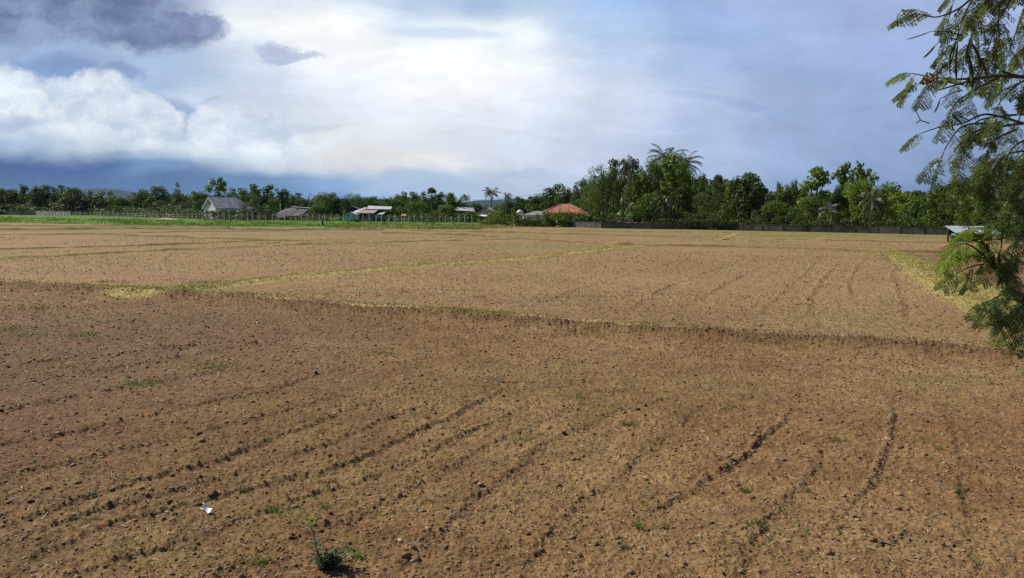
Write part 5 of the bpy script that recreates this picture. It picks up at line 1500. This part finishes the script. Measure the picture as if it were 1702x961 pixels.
TIPS += [
 ([(1700,190,4.8),(1650,195,4.7),(1620,205,4.6),(1605,235,4.55)], .17, 'dark', .05),
 ([(1720,250,4.9),(1680,255,4.8),(1655,275,4.75),(1640,320,4.7)], .17, 'dark', .05),
 ([(1800,290,5.0),(1740,290,4.9),(1715,310,4.85),(1700,360,4.8)], .18, 'dark', .05),
 ([(1800,330,5.0),(1740,340,4.9),(1705,375,4.85),(1690,410,4.8)], .17, 'dark', .05),
 ([(1650,445,4.7),(1630,420,4.6),(1605,405,4.55),(1588,412,4.5)], .17, 'young', .05),
 ([(1652,440,4.7),(1632,400,4.6),(1615,385,4.55),(1608,382,4.5)], .15, 'young', .07),
 ([(1690,470,4.8),(1680,450,4.75),(1670,430,4.7),(1655,420,4.65)], .15, 'dark', .06),
 ([(1720,520,4.9),(1690,500,4.8),(1668,500,4.75),(1648,512,4.7)], .16, 'dark', .05),
 ([(1790,540,4.9),(1750,520,4.8),(1725,510,4.75),(1700,515,4.7)], .17, 'dark', .05),
 ([(1700,-40,4.6),(1660,-30,4.5),(1640,0,4.45),(1622,40,4.4)], .16, 'dark', .05),
]
for pts, sz, key, ev in TIPS: branch(pts, .008, .002, ev, sz * .92, key, start=.15)
for P_ in ([(1600,60),(1575,52),(1548,52)],[(1590,66),(1572,62),(1555,75)],[(1600,150),(1580,155),(1562,165)],[(1610,200),(1592,190),(1576,195)],[(1600,190),(1590,186),(1582,190)],[(1610,40),(1606,60),(1592,70)],[(1620,50),(1615,62),(1612,70)],[(1545,205),(1530,200),(1520,180)],[(1530,200),(1522,205)]):
    tw.tube([at(a_, b_, 4.38) for a_, b_ in P_], [.0035, .0028, .002][:len(P_)], 5)
troot = empty('hanging_branch_tree', TB)
inv = Vector(TB)
trk = MB(); trk.tube([(0,0,-.3),(.05,0,.8),(0,.05,1.8),(-.15,.05,3.0),(-.3,-.1,4.2),(-.45,-.3,5.4)], [.17,.14,.12,.10,.07,.04], 12)
for px, py, Y in ((2130,200,5.6),(2130,260,5.6),(2130,330,5.5),(2130,480,5.4),(2130,620,5.3)):
    e = at(px, py, Y) - inv; zb_ = max(.4, e.z - .35); trk.tube([(-.1 * zb_ / 3, 0, zb_), tuple((Vector((-.1 * zb_ / 3, 0, zb_)) + e) * .5), tuple(e)], [.06,.055,.045], 8)
trk.obj('trunk', M_TWIG, troot, True)
b = tw.obj('twigs', M_TWIG, troot); b.location = -inv
for key, m, nm in (('dark', M_LEUC, 'crown'), ('young', M_LEUCB, 'sunlit_leaves')):
    v, f, t = merge(LV[key]); o = link(nm, np_mesh(nm, v - np.array(inv), f, m, np.clip(t, 0, 1)), troot)
pods = [((1592,68),(1580,130),.016),((1588,70),(1572,120),.013),((1592,70),(1590,135),.015),((1612,70),(1606,110),.018),((1606,85),(1616,150),.02),((1612,68),(1630,115),.017),((1628,95),(1640,125),.016),
        ((1555,75),(1534,97),.012),((1548,52),(1506,66),.006),((1602,95),(1593,148),.006),((1575,105),(1556,128),.012),((1562,165),(1552,188),.010),((1582,190),(1598,205),.013),((1576,195),(1585,220),.012),((1566,120),(1556,118),.01),((1590,50),(1578,66),.008)]
for (a, b_, w) in pods:
    p0 = at(a[0], a[1], 4.38 + rt.uniform(-.1, .1)); p1 = at(b_[0], b_[1], 4.36 + rt.uniform(-.1, .1)); n = 8; V = []; dv = p1 - p0
    sd_ = dv.cross(Vector((rt.normal() * .3, 1, rt.normal() * .3))).normalized(); nn_ = dv.cross(sd_).normalized(); bow = rt.uniform(-.12, .12)
    for i in range(n + 1):
        t = i / n; c_ = p0 + dv * t + sd_ * bow * dv.length * math.sin(math.pi * t) - inv; ww = w * (min(1, .25 + 4 * t, .15 + 5 * (1 - t))) / 2
        V += [tuple(c_ - sd_ * ww), tuple(c_ + nn_ * .002), tuple(c_ + sd_ * ww), tuple(c_ - nn_ * .002)]
    Fp = [[i * 4 + k, i * 4 + (k + 1) % 4, i * 4 + 4 + (k + 1) % 4, i * 4 + 4 + k] for i in range(n) for k in range(4)]
    link('seed_pod', np_mesh('seed_pod', np.array(V), np.array(Fp), M_POD, rt.random(len(Fp))), troot)
q = MB()
for _ in range(46):
    c_ = at(1545 + rt.normal() * 9, 132 + rt.normal() * 5 + 0, 4.36 + rt.normal() * .02) - inv; rr3 = rt.uniform(.005, .009)
    q.tube([c_ - Vector((0, 0, rr3)), c_ - Vector((0, 0, rr3 * .5)), c_ + Vector((0, 0, rr3 * .5)), c_ + Vector((0, 0, rr3))], [rr3 * .5, rr3, rr3, rr3 * .5], 6)
q.obj('flower_buds', mat('brown_bud', (.34, .26, .16), .9, .1, .2, 40.), troot, True)
tag(troot, 'feathery leaved tree with hanging branches and flat green pods reaching in from the right', 'tree')

# ------------------------------------------------------------------ clods, straw, weeds on the near field
def ico():
    import bmesh
    bm = bmesh.new(); bmesh.ops.create_icosphere(bm, subdivisions=1, radius=1.0); bm.verts.ensure_lookup_table()
    v = np.array([x.co[:] for x in bm.verts]); f = np.array([[q.index for q in x.verts] for x in bm.faces]); bm.free(); return v, f
IV, IF = ico()
r = np.random.default_rng(123)
def scatter(n, rmin, rmax, pw=1.0, ang=40):
    u = r.random(n); rad = rmin * (rmax / rmin) ** (u ** pw); a = r.uniform(R(-ang), R(ang), n); return rad * np.sin(a), rad * np.cos(a)
x, y = scatter(85000, 4.6, 30, .95)
x2, y2 = scatter(46000, 15, 62, .9); x = np.concatenate([x, x2]); y = np.concatenate([y, y2])
# more clods along furrows and the near bund
ex = []
for P_, h_, w_ in FURROWS[:13]:
    for _ in range(420):
        i = r.integers(0, len(P_) - 1); t = r.random(); q = P_[i] + (P_[i + 1] - P_[i]) * t; ex.append(q + r.normal(size=2) * w_ * .75)
for _ in range(5500):
    i = r.integers(1, len(NEAR_BUND) - 3); t = r.random(); q = NEAR_BUND[i] + (NEAR_BUND[i + 1] - NEAR_BUND[i]) * t; ex.append(q + np.array([0, r.normal() * .55 - .15]))
ex = np.array(ex); ex = ex[(np.hypot(ex[:, 0], ex[:, 1]) < 45)]
x = np.concatenate([x, ex[:, 0]]); y = np.concatenate([y, ex[:, 1]])
rad = np.hypot(x, y)
sz = np.exp(r.normal(math.log(.0056), .55, len(x))) * (0.75 + np.minimum(rad, 60) * .045); sz = np.clip(sz, .003, .038)
sz[-len(ex):] *= 1.1; big_ = r.random(len(x)) < .0035; sz[big_] = r.uniform(.022, .045, big_.sum())
zg = ground_z(x, y)
k = len(x)
ax_ = IV[None] * (1 + .35 * (r.random((k, len(IV))) - .5))[..., None] * sz[:, None, None] * r.uniform(.6, 1.4, (k, 1, 3))
ca = r.uniform(0, 6.28, k); c_, s_ = np.cos(ca)[:, None], np.sin(ca)[:, None]
vx = ax_[..., 0] * c_ - ax_[..., 1] * s_; vy = ax_[..., 0] * s_ + ax_[..., 1] * c_
V = np.stack([vx + x[:, None], vy + y[:, None], ax_[..., 2] * .62 + (zg + sz * .12)[:, None]], -1).reshape(-1, 3)
Fc = (IF[None] + (np.arange(k) * len(IV))[:, None, None]).reshape(-1, 3)
def clodmat():
    m = bpy.data.materials.new('soil_clod'); m.use_nodes = True; t = m.node_tree; n = NT(t); b = t.nodes['Principled BSDF']
    a = n.n('ShaderNodeAttribute', attribute_name='tint').outputs['Fac']
    rp = n.n('ShaderNodeValToRGB'); t.links.new(a, rp.inputs[0]); e = rp.color_ramp.elements
    e[0].position = 0; e[0].color = (.115, .064, .034, 1); e[1].position = 1; e[1].color = (.36, .26, .16, 1)
    q = e.new(.5); q.color = (.225, .140, .072, 1)
    t.links.new(rp.outputs[0], b.inputs['Base Color']); b.inputs['Roughness'].default_value = .95; b.inputs['Specular IOR Level'].default_value = .1
    return m
tint = np.repeat(np.clip(r.normal(.50, .22, k), 0, 1), len(IF))
tag(link('soil_clods', np_mesh('soil_clods', V, Fc, clodmat(), tint)), kind='stuff')

# straw
x, y = scatter(15000, 4.6, 40, .9); x2, y2 = scatter(22000, 13, 70, .9); x = np.concatenate([x, x2]); y = np.concatenate([y, y2]); k = len(x); z = ground_z(x, y) + .012; rad = np.hypot(x, y)
a = r.uniform(0, 6.28, k); d = np.stack([np.cos(a), np.sin(a), r.normal(0, .18, k)], 1); l = np.exp(r.normal(math.log(.035), .55, k)) * (1 + rad * .02); w = r.uniform(.0012, .003, k) * (1 + rad * .05)
P = np.stack([x, y, z], 1); sd_ = np.stack([-np.sin(a), np.cos(a), r.normal(0, .3, k)], 1); bend = np.stack([np.zeros(k), np.zeros(k), r.uniform(-.0, .012, k)], 1)
mid = P + bend + d * 0; v = np.stack([P - d * l[:, None] * .5 - sd_ * w[:, None], mid - sd_ * w[:, None], mid + sd_ * w[:, None], P - d * l[:, None] * .5 + sd_ * w[:, None],
      mid - sd_ * w[:, None], P + d * l[:, None] * .5 - sd_ * w[:, None] * .6, P + d * l[:, None] * .5 + sd_ * w[:, None] * .6, mid + sd_ * w[:, None]], 1).reshape(-1, 3)
M_STRAW = leafmat('straw', (.20, .14, .085), (.58, .49, .36), trans=.1, nscale=.5)
tag(link('straw_litter', np_mesh('straw_litter', v, np.arange(len(v)).reshape(-1, 4), M_STRAW, np.repeat(np.clip(r.normal(.6, .3, k), 0, 1), 2))), kind='stuff')

P = []
for px, py, sx, n_ in ((1370,865,40,26),(1470,900,60,34),(1420,850,40,18),(1240,905,20,10),(1690,845,18,9),(770,890,25,14),(1520,890,60,16),(1170,935,200,24),(300,900,260,20),(1550,700,120,14)):
    for _ in range(n_): P.append(g(px + r.normal() * sx, min(1000, py + r.normal() * sx * .35)))
P = np.array(P); k = len(P); z = ground_z(P[:, 0], P[:, 1]) + .012; P3 = np.stack([P[:, 0], P[:, 1], z], 1)
nn = np.array([0, 0, 1.]) + r.normal(size=(k, 3)) * .45; nn /= np.linalg.norm(nn, axis=1)[:, None]; tt = r.normal(size=(k, 3)); tt -= nn * (nn * tt).sum(1)[:, None]; tt /= np.linalg.norm(tt, axis=1)[:, None]
v, f = leaves(P3, r.uniform(.03, .085, k), r.uniform(.010, .028, k), nn, tt, .45)
tag(link('dead_leaves', np_mesh('dead_leaves', v, f, leafmat('dead_leaf', (.07, .05, .035), (.26, .21, .16), trans=.1, nscale=5), r.random(k))), kind='stuff')

# straw and dry grass standing on the grassy bunds
P = []
def along(Pl, n, w, t1=1.0):
    for _ in range(n):
        t = r.random() * t1 * (len(Pl) - 1); i = min(int(t), len(Pl) - 2); q = Pl[i] + (Pl[i + 1] - Pl[i]) * (t - i); P.append(q + r.normal(size=2) * w)
along(BUNDS[0][0], 5200, .34); along(BAND, 15000, .75); along(BUNDS[1][0], 3500, .6); along(BUNDS[0][0], 1100, .42, .25)
for a_, b_, n_ in ((3, 5, 1300), (7, 8, 1500), (2, 4, 500), (9, 10, 250)):
    for _ in range(n_):
        t = r.uniform(a_, b_); i = int(t); q = NEAR_BUND[i] + (NEAR_BUND[i + 1] - NEAR_BUND[i]) * (t - i); P.append(q + np.array([r.normal() * .2, .35 + r.normal() * .22]))
P = np.array(P); z = ground_z(P[:, 0], P[:, 1]); P3 = np.stack([P[:, 0], P[:, 1], z], 1); rad = np.hypot(P[:, 0], P[:, 1])
v, f, t = blades(P3, .065, .0028 + rad * .0003, r, 1.5); tag(link('bund_grass', np_mesh('bund_grass', v, f, M_DRYG, t)), kind='stuff')

# seedlings and small grass patches scattered over the soil
P = []
cent = [(232,640,.45,200),(135,560,.5,160),(20,550,.5,120),(60,515,.5,100),(450,405,1,60),(350,610,.5,160),(655,515,.6,100),(960,660,.2,50),(1045,707,.09,60),(630,590,.3,60),(610,560,.4,50),(1220,680,.2,50),(870,735,.2,50),
        (460,850,.12,50),(210,918,.18,50),(960,495,1.2,120),(1000,560,.5,60),(1260,880,.10,60),(1240,818,.05,40),(180,470,.8,100),(330,470,.8,90),(40,560,.4,60),(430,938,.10,50),(1060,880,.06,40),(540,845,.06,50),(700,610,.3,50),(800,600,.3,50),(1395,735,.08,40),(860,560,.5,60)]
for px, py, s, n_ in cent:
    q = np.array(g(px, py)); P += [q + r.normal(size=2) * s * np.array([1, .8]) * .6 for _ in range(n_)]
x2, y2 = scatter(24000, 5, 95, .55); kp = fbm(x2, y2, .12, 3, 15) > .47; P += list(np.stack([x2, y2], 1)[kp])
P = np.array(P); rad = np.hypot(P[:, 0], P[:, 1]); P3 = np.stack([P[:, 0], P[:, 1], ground_z(P[:, 0], P[:, 1])], 1)
v, f, t = blades(P3, .035 + rad * .0012, .0022 + rad * .0003, r, .9)
M_SEED = leafmat('seedling_leaf', (0.060, 0.120, 0.020), (0.150, 0.240, 0.040), trans=.35)
tag(link('seedling_grass', np_mesh('seedling_grass', v, f, M_SEED, t)), kind='stuff')

# single weeds one can point at
M_WEEDD = leafmat('weed_leaf', (0.050, 0.092, 0.036), (0.115, 0.180, 0.062), trans=.3)
def gpos(px, py):
    x, y = g(px, py); return Vector((x, y, float(ground_z(np.array([x]), np.array([y]))[0])))
def weed(px, py, label, stems, m, lw=.012, ll=.022, nl=26, seed=1):
    """stems: list of (dx, dy, height); rosettes of small oval leaves along each stem"""
    o = gpos(px, py); rr3 = np.random.default_rng(seed); root = empty('weed', o); mb = MB(); Pl = []
    for dx, dy, h in stems:
        n = 6; pts = [(dx * t ** .8, dy * t ** .8, h * t - .01) for t in np.linspace(0, 1, n)]; mb.tube(pts, [.003 * (1.2 - i / n) for i in range(n)], 5)
        pts = np.array(pts)
        for k_ in range(nl):
            t = rr3.uniform(.1, 1.02) * (n - 1); i = min(int(t), n - 2); p = pts[i] + (pts[i + 1] - pts[i]) * (t - i)
            a_ = rr3.uniform(0, 6.28); d_ = np.array([math.cos(a_), math.sin(a_), rr3.uniform(-.1, .6)]); Pl.append((p + d_ * ll * rr3.uniform(.5, 1.6), d_))
    P = np.array([q[0] for q in Pl]); d = np.array([q[1] for q in Pl]); d /= np.linalg.norm(d, axis=1)[:, None]
    nn = np.array([0, 0, 1.]) + rr3.normal(size=P.shape) * .4; nn -= d * (nn * d).sum(1)[:, None]; nn /= np.linalg.norm(nn, axis=1)[:, None]
    s = rr3.uniform(.7, 1.3, len(P)); v, f = leaves(P, ll * s, lw * s, nn, d, .1)
    mb.obj('stem', M_TWIG, root); link('leaves', np_mesh('leaves', v, f, m, rr3.random(len(P))), root)
    tag(root, label, 'weed'); return root
w1 = weed(540, 946, 'bushy dark weed with a lit sprig of leaves at the bottom of the field', [(-.09,.05,.27),(-.06,.02,.15),(.03,0,.12),(.09,.01,.13),(.13,.02,.12),(.07,-.03,.07),(0,-.05,.08),(-.03,-.02,.09),(.11,-.03,.07),(.02,.04,.09)], M_WEEDD, .017, .026, 46, 3)
rr3 = np.random.default_rng(5); k = 26; tip = np.array([-.09,.05,.275]); a = rr3.uniform(0, 6.28, k); d = np.stack([np.cos(a), np.sin(a), rr3.uniform(.1, .9, k)], 1); d /= np.linalg.norm(d, axis=1)[:, None]
nn = np.array([0,0,1.]) + rr3.normal(size=(k, 3)) * .4; nn -= d * (nn * d).sum(1)[:, None]; nn /= np.linalg.norm(nn, axis=1)[:, None]
w1.scale = (1.55, 1.55, 1.35)
v, f = leaves(tip + d * .022, np.full(k, .034), np.full(k, .017), nn, d, .1); o = link('top_leaves', np_mesh('top_leaves', v, f, M_LEUCB, rr3.random(k)), w1); o['label'] = 'bright green topmost leaves'
weed(597, 928, 'low bright green weed just right of the bushy dark one', [(.02,0,.05),(-.03,.01,.05),(.05,.01,.04)], M_LEUCB, .022, .034, 12, 7)
weed(578, 915, 'tiny dark sprig behind the bushy dark weed', [(.0,0,.09),(.03,0,.05)], M_WEEDD, .012, .02, 14, 8)
weed(1342, 820, 'small green weed in the lower right of the field', [(0,0,.04),(.04,0,.035),(-.04,.01,.03),(.02,.03,.04)], M_SEED, .010, .03, 16, 9)
weed(1595, 832, 'thin spiky grass weed nearest the lower right corner', [(-.06,.02,.16),(.03,0,.10),(.01,.01,.06),(.05,.02,.06)], M_SEED, .005, .035, 10, 10)
weed(1040, 912, 'dark little weed below the long ridge of clods', [(0,0,.06),(.03,.01,.05),(-.03,0,.04)], M_WEEDD, .010, .026, 14, 11)
weed(1558, 748, 'small green tuft beside the right hand furrow', [(0,0,.06),(.03,.01,.05),(-.03,0,.05)], M_SEED, .010, .035, 14, 12)
weed(150, 828, 'dark green tuft of weed in the left furrow', [(0,0,.05),(.09,.01,.04),(-.07,0,.03),(.04,.02,.05)], M_WEEDD, .010, .035, 18, 13)
weed(405, 818, 'small weed on the furrow above the white scrap', [(0,0,.04),(.08,.01,.04),(-.06,0,.03)], M_SEED, .010, .03, 14, 14)
weed(1700, 625, 'bright weed tuft at the right edge below the near bank', [(0,0,.15),(.08,.01,.14),(.14,0,.1)], M_LEUCB, .03, .06, 16, 15)
# white scrap, pale stone, sticks, dead leaves
def lump(name, px, py, size, m, label, cat, seed, sub=3):
    import bmesh
    bm = bmesh.new(); bmesh.ops.create_icosphere(bm, subdivisions=sub, radius=1.0); rr3 = random.Random(seed)
    dirs = [Vector((rr3.gauss(0, 1), rr3.gauss(0, 1), rr3.gauss(0, 1))).normalized() for _ in range(7)]
    for v_ in bm.verts:
        for d_ in dirs:
            q_ = v_.co.dot(d_) - .72
            if q_ > 0: v_.co -= d_ * q_ * .8
        v_.co = Vector((v_.co.x * size[0], v_.co.y * size[1], v_.co.z * size[2]))
    me = bpy.data.meshes.new(name); bm.to_mesh(me); bm.free(); me.materials.append(m); o = link(name, me)
    o.location = gpos(px, py) + Vector((0, 0, size[2] * .6)); o.rotation_euler = (0, 0, rr3.uniform(0, 3)); return tag(o, label, cat)
# crumpled scrap of white plastic: a folded sheet with a turned-up end
def scrap():
    n, k = 9, 6; V = []
    for i in range(n):
        for j in range(k):
            u_, w_ = i / (n - 1), j / (k - 1); V.append((u_ * .105, w_ * .05 + .012 * math.sin(u_ * 5), .014 + .016 * math.sin(u_ * 6 + w_ * 2) + (.03 * max(0, .25 - u_) * 4) + .008 * math.cos(w_ * 7)))
    b_ = [(a_[0], a_[1], a_[2] - .003) for a_ in V]; m_ = len(V); Fs_ = []
    for i in range(n - 1):
        for j in range(k - 1):
            a_ = i * k + j; Fs_ += [(a_, a_ + k, a_ + k + 1, a_ + 1), (m_ + a_, m_ + a_ + 1, m_ + a_ + k + 1, m_ + a_ + k)]
    me = bpy.data.meshes.new('plastic_scrap'); me.from_pydata(V + b_, [], Fs_); me.materials.append(mat('white_plastic', (.82,.82,.84), .4, .5, .02, 20.)); o = link('plastic_scrap', me)
    o.location = gpos(345, 855) + Vector((-.07, 0, .02)); o.rotation_euler = (R(14), 0, R(-15)); o.scale = (1.05, 1.15, .6); tag(o, 'crumpled white plastic scrap lying on the soil lower left', 'litter')
scrap()
lump('pale_stone', 665, 900, (.035,.022,.018), mat('pale_stone', (.55,.42,.32), .9, .1, .1, 20.), 'pale stone lying right of the bushy dark weed', 'stone', 3)
lump('dark_clod', 517, 748, (.05,.035,.03), M_EARTH, 'big dark clod of earth', 'clod', 4) if False else None
def stick(px, py, L, ang, label, m, rad_=.005, curve=.02):
    o = gpos(px, py); q = MB(); n = 6; q.tube([((i / n - .5) * L, curve * math.sin(i * 1.1), .012 + .008 * math.sin(i * 1.7)) for i in range(n + 1)], [rad_ * (1.1 - .5 * i / n) for i in range(n + 1)], 6)
    s_ = q.obj('stick', m, None, True); s_.location = o; s_.rotation_euler = (0, 0, ang); tag(s_, label, 'stick')
stick(1478, 907, .20, .2, 'curved dark stick among dead leaves in the lower right', M_BARK, .008)
stick(1500, 798, .12, -.3, 'short dark stick right of the right hand furrow', M_BARK, .006)
stick(490, 899, .13, .9, 'short dark stick left of the bushy weed', M_WOOD, .006)
stick(1330, 925, .20, .12, 'long thin dark stick near the bottom right', M_BARK, .004)
stick(210, 893, .13, -.5, 'pale dry stalk lying in the lower left field', M_STRAW if False else mat('pale_stalk', (.5,.42,.3), .9, .1, .1, 9.), .004)
stick(1405, 880, .14, .5, 'grey curled stick under the dark leaves', M_BARK, .007, .03)
